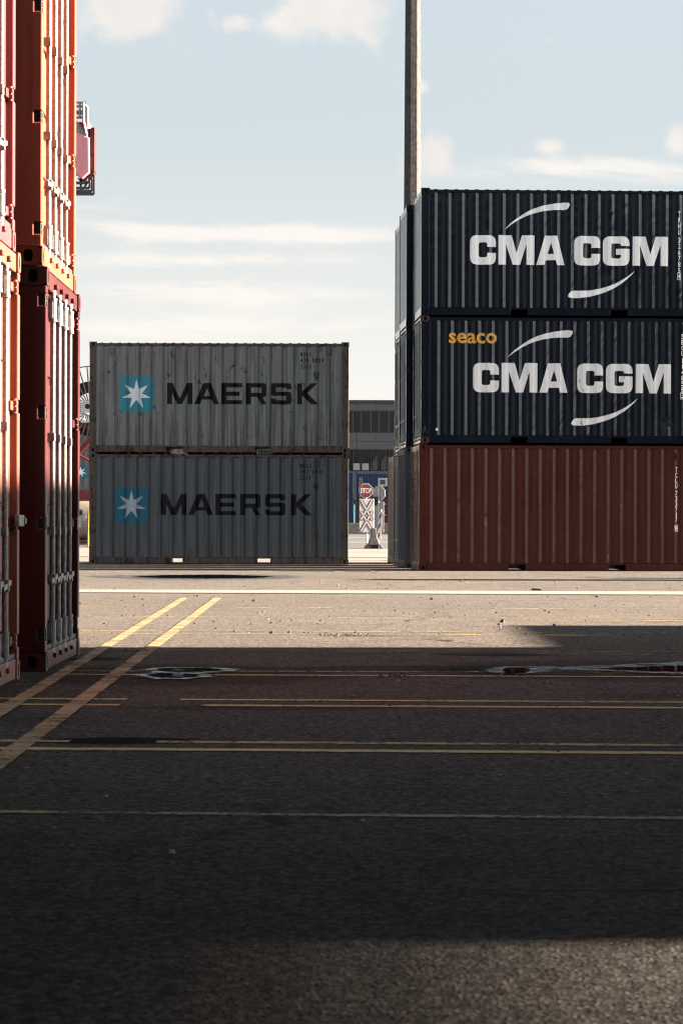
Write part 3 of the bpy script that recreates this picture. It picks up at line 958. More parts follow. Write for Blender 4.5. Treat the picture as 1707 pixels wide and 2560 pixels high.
# ------------------------------------------------------------------ ground
def asphalt_mat():
    m, t, p, co, o = new_mat('yard_asphalt')
    big = t.noise(co, 0.16, 6, 0.6, 0.2)
    mid = t.noise(t.scaled(co, (.55, 1.4, 1)), 1.0, 7, 0.62, 0.2)
    streak = t.noise(t.scaled(co, (.10, 3.0, 1)), 1.0, 6, 0.65)
    fine = t.noise(co, 38, 5, 0.7)
    vor = t.n('ShaderNodeTexVoronoi'); vor.inputs['Scale'].default_value = 62
    t.t.links.new(co, vor.inputs['Vector'])
    spk = t.step(vor.outputs['Distance'], 0.1, 0.55)
    wn = t.n('ShaderNodeSeparateColor'); t.t.links.new(vor.outputs['Color'], wn.inputs[0])
    c0 = t.mix(t.step(big, .3, .7), (0.055, 0.049, 0.043), (0.079, 0.070, 0.061))
    c0 = t.mix(t.step(mid, .35, .7, 0, .6), c0, (0.047, 0.042, 0.037))
    c0 = t.mix(t.step(streak, .5, .72, 0, .55), c0, (0.038, 0.034, 0.030))
    c0 = t.mix(t.step(fine, .35, .7, 0.0, .55), c0, (0.030, 0.027, 0.024))
    g1 = t.noise(t.scaled(co, (1, .5, 1)), 11, 3, .7)
    g2 = t.noise(t.scaled(co, (1, .30, 1), (5, 2, 0)), 30, 2, .7)
    c0 = t.mix(t.step(g1, .52, .72, 0, .75), c0, (0.022, 0.020, 0.018))
    c0 = t.mix(t.step(g1, .46, .28, 0, .45), c0, (0.125, 0.112, 0.099))
    c0 = t.mix(t.step(g2, .55, .70, 0, .7), c0, (0.017, 0.015, 0.014))
    g3 = t.noise(t.scaled(co, (30, 17, 1), (1, 3, 0)), 1.0, 2, .6)
    gm = t.n('ShaderNodeCombineColor'); gv = t.step(g3, .30, .70, .40, 1.55)
    for k_ in range(3): t.t.links.new(gv, gm.inputs[k_])
    c0 = t.mix(1.0, c0, gm.outputs[0], 'MULTIPLY')
    g4 = t.noise(t.scaled(co, (2.2, 1.1, 1), (9, 3, 0)), 1.0, 5, .65)
    c0 = t.mix(t.step(g4, .50, .68, 0, .6), c0, (0.024, 0.021, 0.019))
    pit = t.n('ShaderNodeTexVoronoi'); pit.inputs['Scale'].default_value = 3.4
    t.t.links.new(t.scaled(co, (1, .62, 1), (2, 7, 0)), pit.inputs['Vector'])
    pc = t.n('ShaderNodeSeparateColor'); t.t.links.new(pit.outputs['Color'], pc.inputs[0])
    c0 = t.mix(t.math('MULTIPLY', t.step(pit.outputs['Distance'], .05, .10, 1, 0), t.step(pc.outputs[0], .55, .6)), c0, (.012, .011, .010))
    c0 = t.mix(t.step(wn.outputs[0], .80, .97, 0, .8), c0, (0.13, 0.117, 0.104))
    c0 = t.mix(t.step(wn.outputs[1], .82, .96, 0, .8), c0, (0.017, 0.016, 0.015))
    c0 = t.mix(t.math('MULTIPLY', spk, .3), c0, (0.028, 0.025, 0.023))
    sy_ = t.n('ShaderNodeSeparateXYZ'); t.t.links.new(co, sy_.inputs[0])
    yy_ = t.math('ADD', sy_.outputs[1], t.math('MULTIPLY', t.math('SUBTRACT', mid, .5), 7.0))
    near_dark = t.math('ADD', t.step(yy_, 15.0, 28.0, .0, 0.88), t.step(yy_, 6.5, 13.0, .46, 1.12))      # nearer asphalt coloured darker to deepen the foreground shade
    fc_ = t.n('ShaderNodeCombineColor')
    for k_ in range(3): t.t.links.new(near_dark, fc_.inputs[k_])
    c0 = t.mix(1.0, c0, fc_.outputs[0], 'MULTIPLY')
    # cracks
    cr = t.n('ShaderNodeTexVoronoi', feature='DISTANCE_TO_EDGE'); cr.inputs['Scale'].default_value = .22
    wv = t.n('ShaderNodeVectorMath', operation='ADD'); t.t.links.new(co, wv.inputs[0])
    nz = t.n('ShaderNodeTexNoise'); nz.inputs['Scale'].default_value = .9; nz.inputs['Detail'].default_value = 6
    t.t.links.new(co, nz.inputs['Vector']); t.t.links.new(nz.outputs['Color'], wv.inputs[1])
    t.t.links.new(wv.outputs[0], cr.inputs['Vector'])
    crack = t.math('MULTIPLY', t.step(cr.outputs['Distance'], .003, .010, 1, 0), t.step(big, .5, .62))
    c0 = t.mix(t.math('MULTIPLY', crack, .85), c0, (.008, .007, .006))
    # oil stains
    sp = t.n('ShaderNodeSeparateXYZ'); t.t.links.new(co, sp.inputs[0])
    stains = None
    for (px, py, rx, ry, a) in ((290, 1851.5, .40, .24, 1.0), (1240, 1636, .55, .35, .7), (240, 1648, .30, .25, .8), (1050, 1672, 1.2, .5, .5), (900, 1590, .5, .25, .4),
                                (620, 1770, .9, .30, .4), (1650, 1740, .5, .3, .3)):
        g = G(px, py)
        a_ = t.math('DIVIDE', t.math('SUBTRACT', sp.outputs[0], g.x), rx); b_ = t.math('DIVIDE', t.math('SUBTRACT', sp.outputs[1], g.y), ry)
        r2 = t.math('ADD', t.math('MULTIPLY', a_, a_), t.math('MULTIPLY', b_, b_))
        s_ = t.math('MULTIPLY', t.step(t.math('ADD', r2, t.math('MULTIPLY', t.math('SUBTRACT', mid, .5), 1.6)), .3, 1.0, 1, 0), a)
        stains = s_ if stains is None else t.math('MAXIMUM', stains, s_)
    for (px, py, rx, ry) in ((470, 1687, 1.15, 1.5), (1600, 1675, 1.7, 1.6), (1275, 1681, .55, 1.0)):
        g = G(px, py)
        a_ = t.math('DIVIDE', t.math('SUBTRACT', sp.outputs[0], g.x), rx); b_ = t.math('DIVIDE', t.math('SUBTRACT', sp.outputs[1], g.y), ry)
        r2 = t.math('ADD', t.math('MULTIPLY', a_, a_), t.math('MULTIPLY', b_, b_))
        damp = t.math('MULTIPLY', t.step(t.math('ADD', r2, t.math('MULTIPLY', t.math('SUBTRACT', g4, .5), 1.4)), .35, 1.1, 1, 0), .6)
        c0 = t.mix(damp, c0, (.013, .0125, .012))
    c0 = t.mix(stains, c0, (.0012, .0012, .0012))
    t.put(p.inputs['Base Color'], c0)
    t.put(p.inputs['Roughness'], t.step(fine, .3, .7, .8, .97))
    p.inputs['Specular IOR Level'].default_value = 0.025
    h = t.math('ADD', t.math('ADD', t.math('MULTIPLY', fine, .9), t.math('MULTIPLY', spk, -.9)), t.math('MULTIPLY', wn.outputs[2], .9))
    bump(t, p, h, 0.006, 0.8)
    return m


def sheet(name, pts, z, mat, parent=None):
    mb = MB(); mb.face([(x, y, z) for x, y in pts])
    return mb.build(name, mat, parent)


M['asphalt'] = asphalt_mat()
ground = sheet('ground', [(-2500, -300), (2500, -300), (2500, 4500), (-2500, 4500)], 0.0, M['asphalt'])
ground['kind'] = 'structure'; ground['label'] = 'worn grey-brown asphalt yard'

line_y = worn_paint('worn_yellow_road_paint', (0.40, 0.29, 0.115), 0.50, 0.60, 0.7, 3.5, (1, 1, 1), .9, .3)
line_y2 = worn_paint('fresh_yellow_road_paint', (0.285, 0.192, 0.100), 0.50, 0.64, 0.7, 7.0, (1, 1, 1), .8, .35)
line_h = worn_paint('yellow_bay_paint', (0.40, 0.29, 0.115), 0.54, 0.66, 0.7, 4.5, (1, 1, 1), .85, .2)
line_f = worn_paint('faded_yellow_road_paint', (0.25, 0.19, 0.09), 0.44, 0.60, 0.75, 2.5, (1, 1, 1), .95, .55)
line_w = worn_paint('worn_white_road_paint', (0.19, 0.175, 0.155), 0.56, 0.66, 0.7, 2.0, (1, 1, 1), .8)
MARKS = 'yellow bay lines painted across the yard'


def stripe(name, p0, p1, wd, mat, z=.004, label=None, group=None, ext0=0.0, ext1=0.0):
    a, b = G(*p0), G(*p1)
    d = (b - a).normalized(); a = a - d * ext0; b = b + d * ext1
    nrm = Vector((-d.y, d.x, 0)) * wd / 2
    mb = MB(); n = 220
    rl_ = random.Random(int(p0[1] * 10)); jit = [(1 + rl_.gauss(0, .10), 1 + rl_.gauss(0, .10)) for _ in range(n + 1)]
    for k in range(n):
        s, e = a.lerp(b, k / n), a.lerp(b, (k + 1) / n)
        mb.face([(q.x, q.y, z) for q in (s - nrm * jit[k][0], e - nrm * jit[k + 1][0], e + nrm * jit[k + 1][1], s + nrm * jit[k][1])])
    o = mb.build(name, mat)
    o['kind'] = 'structure'
    if label: o['label'] = label
    return o


for (p0, p1, wd, mt, nm) in (((-90, 1852.8), (175, 1854.6), .11, line_y, 'near'), ((392, 1856.1), (1707, 1865), .11, line_y, 'near'), ((-90, 1871.9), (1707, 1884.5), .13, line_h, 'near'),
                             ((-90, 1747), (318, 1749.3), .11, line_y, ''), ((452, 1750), (1707, 1757), .11, line_y, ''), ((-90, 1761.5), (300, 1763.6), .12, line_h, ''), ((505, 1764.7), (1707, 1771), .12, line_h, ''),
                             ((190, 1678.5), (1707, 1682), .10, line_f, ''), ((150, 1686.8), (1707, 1693.5), .11, line_y, ''),
                             ((200, 1624), (1707, 1631), .10, line_f, ''), ((200, 1629), (1707, 1637), .11, line_f, ''),
                             ((197, 1576.7), (1707, 1583.5), .12, line_f, ''), ((197, 1584), (1707, 1589), .12, line_f, ''),
                             ((197, 1541.5), (1707, 1548), .13, line_f, ''), ((197, 1547), (1707, 1553), .13, line_f, ''),
                             ((197, 1517.5), (1707, 1524), .15, line_f, '')):
    stripe('road_marking', p0, p1, wd, mt, .004, 'thin yellow bay line across the yard', ext0=0.0, ext1=6 if p1[0] > 1700 else 0)
stripe('road_marking', (0, 2031.5), (1707, 2048), .085, worn_paint('nearest_faded_line', (0.20, .155, .085), .48, .62, .75, 3.0, (1, 1, 1), .9, .35), .004, 'single faded yellow line across the foreground', ext1=3)


def quad_stripe(l0, l1, r0, r1, ext, mat, z, label):
    a, b, c, d = G(*l0), G(*l1), G(*r1), G(*r0)
    a = a + (a - b).normalized() * ext; d = d + (d - c).normalized() * ext
    mb = MB(); n = 160
    rl_ = random.Random(int(l0[1])); jx = [(rl_.gauss(0, .0022), rl_.gauss(0, .0022)) for _ in range(n + 1)]
    for k in range(n):
        u, v = k / n, (k + 1) / n
        P4 = (a.lerp(b, u), a.lerp(b, v), d.lerp(c, v), d.lerp(c, u)); J4 = (jx[k][0], jx[k + 1][0], jx[k + 1][1], jx[k][1])
        mb.face([(q.x + j, q.y, z) for q, j in zip(P4, J4)])
    o = mb.build('road_marking', mat); o['kind'] = 'structure'; o['label'] = label


quad_stripe((36.4, 1747), (451.6, 1496), (78.5, 1747), (470.7, 1496), 4, line_y2, .008, 'left oblique yellow line leading into the yard')
quad_stripe((49.7, 1850), (533.8, 1496), (103, 1850), (554.9, 1496), 4, line_y2, .008, 'right oblique yellow line leading into the yard')

# pale concrete strip across the yard, its near edge cut by a dark joint
a0, a1, b0, b1 = G(196, 1475), G(1707, 1480.5), G(196, 1482.3), G(1707, 1488.2)
mb = MB()
dl = (a1 - a0).normalized(); dn = (b1 - b0).normalized()
p = [a0 - dl * 8, a1 + dl * 12, b1 + dn * 12, b0 - dn * 8]
mb.face([(q.x, q.y, .010) for q in p]); mb.face([(p[3].x, p[3].y, .010), (p[2].x, p[2].y, .010), (p[2].x, p[2].y, -.02), (p[3].x, p[3].y, -.02)])
m, t, pr, co, o_ = new_mat('pale_concrete_strip')
n_ = t.noise(t.scaled(co, (.6, 2.5, 1)), 1.2, 7, .65); n2_ = t.noise(co, 30, 4, .6)
cc = t.mix(t.step(n_, .35, .7), (.125, .108, .090), (.185, .162, .138)); cc = t.mix(t.step(n2_, .4, .7, 0, .4), cc, (.08, .07, .06))
t.put(pr.inputs['Base Color'], cc); pr.inputs['Roughness'].default_value = .85; bump(t, pr, n2_, .004, .6)
strip = mb.build('path', m); strip['kind'] = 'structure'; strip['label'] = 'pale concrete strip running across the asphalt'
jt = MB(); jd = [p[3], p[2]]
rj = random.Random(4); prev = None; n = 160
for k in range(n + 1):
    q = jd[0].lerp(jd[1], k / n); wv_ = .11 + rj.uniform(-.06, .05)
    row = ((q.x, q.y - .01, .005), (q.x, q.y - .01 - wv_, .005))
    if prev: jt.face([prev[0], row[0], row[1], prev[1]])
    prev = row
jn = jt.build('road_marking', plain('joint_bitumen', (.007, .006, .006), .9, .3)); jn['kind'] = 'structure'; jn['label'] = 'dark bitumen joint along the pale concrete strip'

# puddles: standing water with a wet, glistening rim
wm, t, pr, co, o_ = new_mat('puddle_water')
gl_ = t.n('ShaderNodeBsdfGlossy'); gl_.inputs['Roughness'].default_value = .03; gl_.inputs['Color'].default_value = (.22, .22, .23, 1)
bp_ = t.n('ShaderNodeBump'); bp_.inputs['Strength'].default_value = .2; bp_.inputs['Distance'].default_value = .0004
t.t.links.new(t.noise(co, 5, 2), bp_.inputs['Height']); t.t.links.new(bp_.outputs[0], gl_.inputs['Normal'])
t.t.links.new(gl_.outputs[0], o_.inputs[0])
rim, t, pr, co, o_ = new_mat('wet_asphalt')
n_ = t.noise(co, 60, 4, .7)
pr.inputs['Base Color'].default_value = (.07, .08, .088, 1)
pr.inputs['Roughness'].default_value = .24; pr.inputs['Specular IOR Level'].default_value = 1.0
bump(t, pr, n_, .004, .35)
al = t.step(t.math('ADD', t.noise(t.scaled(co, (2.5, 2.5, 1)), 2.4, 8, .72), t.math('MULTIPLY', t.math('SUBTRACT', n_, .5), .5)), 0.40, .62)
tr = t.n('ShaderNodeBsdfTransparent'); mx = t.n('ShaderNodeMixShader')
t.put(mx.inputs[0], al); t.t.links.new(tr.outputs[0], mx.inputs[1]); t.t.links.new(pr.outputs[0], mx.inputs[2]); t.t.links.new(mx.outputs[0], o_.inputs[0])


def puddle(label, water, wet, seed=0):
    allp = [q for lp in wet for q in lp]
    c = G(sum(q[0] for q in allp) / len(allp), sum(q[1] for q in allp) / len(allp))
    root = empty('puddle', (c.x, c.y, 0)); tag(root, label, 'puddle', 'rain puddles in the shade')
    rr = random.Random(seed)

    def area(name, lps, z, mat, jit):
        for lp in lps:
            pts = [G(*q) for q in lp]
            loop = []
            for i, q in enumerate(pts):
                nx = pts[(i + 1) % len(pts)]
                for k in range(8):
                    e = q.lerp(nx, k / 8)
                    loop.append((e.x - c.x + rr.uniform(-jit, jit), e.y - c.y + rr.uniform(-jit, jit)))
            me = outline_mesh([loop])
            for v in me.vertices: v.co.z = z
            me.materials.append(mat)
            for pl_ in me.polygons: pl_.use_smooth = False
            o = bpy.data.objects.new(name, me); COL.objects.link(o); o.parent = root
    area('wet_rim', wet, .012, rim, .03)
    area('water', water, .016, wm, .012)


puddle('dark two-lobed puddle with a pale rim, beside the right yellow oblique line',
       [[(386, 1678.5), (420, 1675.2), (500, 1675), (545, 1677.5), (560, 1679), (530, 1682.5), (460, 1684.3), (410, 1683)],
        [(368, 1692.5), (400, 1688.8), (460, 1689), (500, 1692), (490, 1697), (450, 1699.2), (400, 1697.5), (378, 1695.5)]],
       [[(355, 1678), (385, 1674), (430, 1671.5), (520, 1672.5), (570, 1675), (605, 1678), (575, 1682), (540, 1685.5), (500, 1689), (540, 1695), (500, 1699), (470, 1702), (400, 1702.5), (375, 1699), (325, 1693), (350, 1689), (375, 1686.5), (390, 1684), (378, 1680.5)]], 1)
puddle('long puddle mirroring the red-brown container, at the right edge of the shade',
       [[(1256, 1676), (1285, 1674.5), (1318, 1676), (1326, 1682), (1310, 1687.5), (1262, 1687)],
        [(1480, 1676.5), (1560, 1674.5), (1640, 1671.5), (1720, 1668.5), (1840, 1668), (1840, 1682), (1720, 1684), (1640, 1683), (1590, 1681), (1530, 1678.2)]],
       [[(1222, 1673), (1260, 1670), (1330, 1671), (1420, 1670.5), (1520, 1667), (1620, 1662), (1720, 1657), (1860, 1656), (1860, 1688), (1720, 1690.5), (1640, 1687.5), (1560, 1683), (1470, 1680.5), (1390, 1681), (1340, 1686), (1300, 1690), (1245, 1688), (1215, 1680)]], 2)
puddle('thin puddle along the shaded foot of the grey containers',
       [[(330, 1443), (420, 1439.5), (560, 1439), (690, 1442.5), (640, 1446.5), (520, 1447.5), (400, 1446.5)]],
       [[(200, 1441), (330, 1438), (560, 1436), (720, 1439), (760, 1443), (700, 1448), (520, 1450), (380, 1449), (250, 1444)]], 3)

# loose grit and pebbles
mb = MB(); rr = random.Random(11)
for k in range(900):
    px = rr.uniform(0, 1707); py = 1450 + (rr.random() ** 1.6) * 700
    g = G(px, py); s = rr.uniform(.004, .0105) * (1 + (g.y > 25) * .7) * (1.8 if rr.random() < .06 else 1)
    if k > 640:
        cxp, cyp = rr.choice(((860, 1588), (860, 1588), (245, 1645), (1000, 1690), (1300, 1686), (330, 1628)))
        g = G(cxp + rr.gauss(0, 38), cyp + rr.gauss(0, 2.2)); s = rr.uniform(.006, .013)
    b = len(mb.v); n = 6
    for j in range(n):
        a = 2 * math.pi * j / n; rj_ = s * rr.uniform(.7, 1.2)
        mb.v.append((g.x + math.cos(a) * rj_, g.y + math.sin(a) * rj_, 0.002))
    for j in range(n):
        a = 2 * math.pi * j / n; rj_ = s * rr.uniform(.4, .7)
        mb.v.append((g.x + math.cos(a) * rj_, g.y + math.sin(a) * rj_, s * rr.uniform(.6, 1.1)))
    mi = 0 if rr.random() < .88 else 1
    for j in range(n):
        mb.f.append((b + j, b + (j + 1) % n, b + n + (j + 1) % n, b + n + j)); mb.m.append(mi)
    mb.f.append(tuple(b + n + j for j in range(n))); mb.m.append(mi)
grit = mb.build('gravel', [plain('dark_grit', (.02, .017, .015), .8, .4, 60), plain('pale_grit', (.12, .11, .10), .8, .3, 60)])
grit['kind'] = 'stuff'; grit['label'] = 'loose grit and pebbles scattered over the asphalt'

# black rubber lump on the concrete strip, steel plates in the shade of the stack
g = G(1340, 1478)
mb = MB(); mb.prism([(-.07, 0), (.07, 0), (.072, .018), (.03, .026), (-.045, .030), (-.068, .022)], 'y', -.04, .04)
o = mb.build('rubber_block', M['rubber'], bevel=.006); o.location = (g.x, g.y, .011); tag(o, 'small black rubber lump lying on the pale concrete strip', 'rubber block')
for (x0, x1, y) in ((693, 838, 1428), (862, 928, 1428.5)):
    a, b = G(x0, y), G(x1, y)
    mb = MB(); mb.box(-(b.x - a.x) / 2, -.16, .0, (b.x - a.x) / 2, .16, .02)
    for k in range(6): mb.box(-(b.x - a.x) / 2 + .03, -.14 + k * .05, .02, (b.x - a.x) / 2 - .03, -.125 + k * .05, .026)
    o = mb.build('drain_cover', M['galv']); o.location = ((a.x + b.x) / 2, a.y, .004)
    tag(o, ('long ' if x1 < 850 else 'short ') + 'ribbed steel drain cover in the shade between the stacks', 'drain cover', 'steel covers in the ground between the stacks')


# ------------------------------------------------------------------ concrete light mast behind the right stack
def light_mast(label, loc, h, r0, r1, rot, group=None):
    root = empty('light_mast', loc, rot); tag(root, label, 'light mast', group)
    mb = MB(); n = 8; b = 0
    segs = 24
    for k in range(segs + 1):
        z = h * k / segs; r_ = r0 + (r1 - r0) * k / segs
        for j in range(n):
            a = 2 * math.pi * (j + .5) / n
            e = 1.0 if j in (1, 2, 5, 6) else 1.0
            mb.v.append((math.cos(a) * r_, math.sin(a) * r_ * e, z))
    for k in range(segs):
        for j in range(n):
            mb.f.append((k * n + j, k * n + (j + 1) % n, (k + 1) * n + (j + 1) % n, (k + 1) * n + j)); mb.m.append(0)
    mb.build('mast', M['conc_dark'], root)
    mb = MB(); mb.box(-r0 * 1.6, -r0 * 1.6, 0, r0 * 1.6, r0 * 1.6, .12); mb.build('base_plate', M['conc'], root, bevel=.02)
    mb = MB()
    for a in range(6):
        t_ = a * math.pi / 3
        mb.tube((math.cos(t_) * .9, math.sin(t_) * .9, h + .1), (math.cos(t_ + math.pi / 3) * .9, math.sin(t_ + math.pi / 3) * .9, h + .1), .04, 8)
        mb.tube((0, 0, h - .05), (math.cos(t_) * .9, math.sin(t_) * .9, h + .1), .03, 8)
    mb.build('head_ring', M['galv'], root)
    for a in range(6):
        t_ = a * math.pi / 3
        mb = MB(); mb.box(math.cos(t_) * .95 - .22, math.sin(t_) * .95 - .22, h - .2, math.cos(t_) * .95 + .22, math.sin(t_) * .95 + .22, h + .05)
        mb.build('floodlight', M['steel_dark'], root, bevel=.02)
    return root


MY = 76.0
mx_ = (1028 - CX) / F * MY
light_mast('tall tapered concrete light mast rising behind the right-hand stack', (mx_, MY, 0), 32.0, .262, .135, R(8))
# two columns outside the picture whose shadows cross the yard
for k, (gx, gy, hh, wd) in enumerate(((29.0, 50.2 - 27 * TF, 9.7, .62), (29.4, 52.2 - 25 * TF, 8.4, .40))):
    root = empty('crane_column', (gx, gy, 0)); tag(root, 'steel column standing outside the picture', 'column', 'columns outside the picture')
    mb = MB(); mb.box(-wd, -wd, 0, wd, wd, hh); mb.build('shaft', M['galv'], root, bevel=.03)
    mb = MB(); mb.box(-wd - .2, -wd - .2, 0, wd + .2, wd + .2, .06); mb.build('base_plate', M['steel_dark'], root)


# ------------------------------------------------------------------ signs and barrier at the road behind
def regular(n, r, ph=0.0):
    return [(math.cos(2 * math.pi * k / n + ph) * r, math.sin(2 * math.pi * k / n + ph) * r) for k in range(n)]


SY = 128.0
s_ = F / SY
sx0 = AT(913.5, 1363, SY).x


def lx(px): return (px - CX) / F * SY - sx0
def lz(py): return EYE + (HY - py) / F * SY


sg = empty('stop_sign', (sx0, SY, 0), R(8)); tag(sg, 'red octagonal stop sign on a post above a white level-crossing panel', 'road sign', 'road signs at the crossing')
mb = MB(); mb.tube((lx(918), .03, -.02), (lx(914.5), .03, lz(1210)), .04, 10); mb.build('post', M['sign_white'], sg, smooth=True)
oc = (lx(914.2), lz(1226.4)); ro = 17.6 / s_ / math.cos(math.pi / 8)
mb = MB(); mb.prism([(oc[0] + x, oc[1] + z) for x, z in regular(8, ro, math.pi / 8)], 'y', -.02, .0); face = mb.build('sign_plate', M['sign_white'], sg)
mb = MB(); mb.prism([(oc[0] + x, oc[1] + z) for x, z in regular(8, ro * .905, math.pi / 8)], 'y', -.026, -.021); mb.build('red_field', M['sign_red'], face)
on_wall([text_mesh('STOP', oc[0] - 14.2 / s_, oc[1] - 6.8 / s_, oc[0] + 14.2 / s_, oc[1] + 6.8 / s_, .035)], None, 'lettering', M['sign_white'], face, y0=-.026, lift=.004)
mb = MB(); mb.box(lx(897.5), -.02, lz(1331), lx(935), .0, lz(1247)); cp = mb.build('crossing_panel', M['sign_white'], sg, bevel=.01)


def zz(p): return (lx(860 + p[0] / 9.8), lz(1160 + p[1] / 9.8))


# double St Andrew's cross: outlines of two saltires
def cross_bar(p0, p1, wd, name, mat, lift):
    a, b = Vector(zz(p0)), Vector(zz(p1)); d = (b - a).normalized(); nn = Vector((-d.y, d.x)) * wd / 2
    tip = d * wd * .35
    pts = [a - nn, a - nn * .35 - tip * 1.0, a + nn * .35 - tip * 1.0, a + nn, b + nn, b + nn * .35 + tip, b - nn * .35 + tip, b - nn]
    return outline_mesh([pts])


bars = (((418, 895), (682, 1355)), ((682, 895), (418, 1355)), ((418, 1635), (682, 1170)), ((682, 1635), (418, 1170)))
on_wall([cross_bar(a, b, 8.2 / s_, '', None, 0) for a, b in bars], None, 'cross_outline', M['sign_red'], cp, y0=-.02, lift=.004)
on_wall([cross_bar(a, b, 4.2 / s_, '', None, 0) for a, b in bars], None, 'cross_field', M['sign_white'], cp, y0=-.02, lift=.008)

# second sign, turned away: its pale back shows
s2x = AT(946, 1363, SY + 4).x
s2 = empty('stop_sign', (s2x, SY + 4, 0), R(-32)); tag(s2, 'pale back of a second octagonal sign and panel, right of the red one', 'road sign', 'road signs at the crossing')
k2 = F / (SY + 4)


def z2(py): return EYE + (HY - py) / F * (SY + 4)


mb = MB(); mb.tube((0, 0, -.02), (0, 0, z2(1218)), .04, 10); mb.build('post', M['sign_white'], s2, smooth=True)
mb = MB(); mb.prism([(x - .02, z2(1233) + z) for x, z in regular(8, .36, math.pi / 8)], 'y', .045, .06); mb.build('sign_plate', M['sign_grey'], s2)
mb = MB(); mb.box(-.30, .045, z2(1331), .24, .06, z2(1254)); mb.build('crossing_panel', M['sign_grey'], s2, bevel=.01)
mb = MB(); mb.prism([(-.30, z2(1241)), (.0, z2(1242)), (-.02, z2(1250)), (-.10, z2(1262)), (-.30, z2(1262))], 'y', -.10, .02); mb.build('dark_wedge', M['rubber'], s2)  # dark wedge-shaped block just below the octagon

BY = 112.0
kb = F / BY
bx = AT(936, 1370, BY).x


def bz(py): return max(0.0, EYE + (HY - py) / F * BY)
def bxx(px): return (px - CX) / F * BY - bx


br = empty('concrete_barrier', (bx, BY, 0), R(3)); tag(br, 'short concrete barrier block seen end-on in front of the signs', 'barrier')
mb = MB()
prof = [(-.33, 0), (.33, 0), (.31, .08), (.17, .22), (.10, .40), (.065, .76), (.05, .79), (-.05, .79), (-.065, .76), (-.10, .40), (-.17, .22), (-.31, .08)]
mb.prism(prof, 'y', 0, 1.3); mb.build('block', M['conc'], br, bevel=.01)
mb = MB(); mb.box(-.20, -.10, .0, .17, .0, .185); mb.build('foot', M['conc_dark'], br, bevel=.015)
mb = MB(); mb.box(-.115, -.107, .02, .12, -.101, .145); mb.build('lifting_slot', M['black'], br)
bc = empty('traffic_beacon', (bx + .12, BY + .25, .0)); tag(bc, 'narrow red and white striped warning board on the concrete barrier', 'warning board')
mb = MB(); mb.box(-.03, -.02, .35, .10, .02, 1.42); bp = mb.build('board', M['sign_white'], bc, bevel=.004)
mb = MB(); mb.tube((.035, .0, .3), (.035, .0, 1.52), .02, 8); mb.build('rod', M['sign_white'], bc)
ms = []
for z in (.48, .85, 1.22): ms.append(outline_mesh([[(-.028, z - .11), (.045, z + .02), (.045, z + .17), (-.028, z + .06)]]))
on_wall(ms, None, 'stripes', M['sign_red'], bp, y0=-.02, lift=.003)
bc.rotation_euler = (0, R(4), 0)

# road beyond: darker asphalt with white lines
rd = plain('road_asphalt', (.030, .029, .030), .85, .25, .8)
o = sheet('road', [(-600, 111.5), (600, 111.5), (600, 270), (-600, 270)], .004, rd); o['kind'] = 'structure'; o['label'] = 'dark asphalt road beyond the containers'
for (y0, y1) in ((150.0, 155.0), (196, 199), (204, 209)):
    o = sheet('road_marking', [(-600, y0), (600, y0), (600, y1), (-600, y1)], .008, line_w); o['kind'] = 'structure'; o['label'] = 'white line along the road beyond the containers'
ker = MB(); ker.box(-600, 268, 0, 600, 268.4, .12); o = ker.build('kerb', M['conc']); o['kind'] = 'structure'
pale = sheet('pavement', [(-600, 72.5), (600, 72.5), (600, 111.4), (-600, 111.4)], .004, plain('pale_yard_concrete', (.115, .10, .085), .85, .3, .5)); pale['kind'] = 'structure'; pale['label'] = 'pale concrete apron behind the stacks'
rail_m = plain('rail_steel', (.02, .018, .016), .5, .3)
for yy in (82.0, 83.45, 96.0):
    o = sheet('road_marking', [(-200, yy), (200, yy), (200, yy + .35), (-200, yy + .35)], .008, rail_m); o['kind'] = 'structure'; o['label'] = 'dark rail groove across the apron'

# low wall and blue containers beyond the road
WY = 292.0
wl = MB(); x0, x1 = AT(700, 1300, WY).x, AT(1100, 1300, WY).x
wl.box(x0, WY, 0, x1, WY + .4, EYE + (HY - 1312) / F * WY)
wl.box(x0, WY - .06, EYE + (HY - 1313.5) / F * WY, x1, WY - .003, EYE + (HY - 1310.5) / F * WY + .12)
o = wl.build('low_wall', M['conc'], bevel=.02); tag(o, 'low pale concrete wall beyond the road, under the blue containers', 'wall')
Y3 = 298.0
k3 = F / Y3
FARB = 'containers stacked beyond the road'
bz0 = EYE + (HY - 1311) / F * Y3
bx0 = AT(890.5, 1300, Y3).x
blue_hi, kbh = shipping_container('blue container with white window and a yellow upright word, beyond the road', (bx0, Y3, bz0 + H1), 0, M['blue'], left='end', right='end', group=FARB, seed=71)
blue_lo, _ = shipping_container('dark maroon container with small white text, under the blue one beyond the road', (bx0 + .1, Y3, bz0), 0, M['maroon'], left='end', right='end', group=FARB, seed=72)
blue_l, _ = shipping_container('blue container standing door-on beside a teal bar, beyond the road', (AT(883, 1300, Y3).x - 2.5, Y3 + 2.46, bz0), R(-90), M['blue'], left='end', right='door', group=FARB, seed=73, bars=M['teal'])
blue_l2, _ = shipping_container('blue container stacked highest beside the white-window one, beyond the road', (AT(883, 1300, Y3).x - 2.5, Y3 + 2.46, bz0 + H1), R(-90), M['blue'], left='end', right='door', group=FARB, seed=74)
ms = []
for i, ch in enumerate('CONT'):
    yt = 1160 + (335 + i * 68) / 9.8
    ms.append(text_mesh(ch, (860 + 366 / 9.8 - 890.5) / k3, (HY - yt - 5.6) / k3 + EYE - bz0 - H1, (860 + 452 / 9.8 - 890.5) / k3, (HY - yt) / k3 + EYE - bz0 - H1, .03))
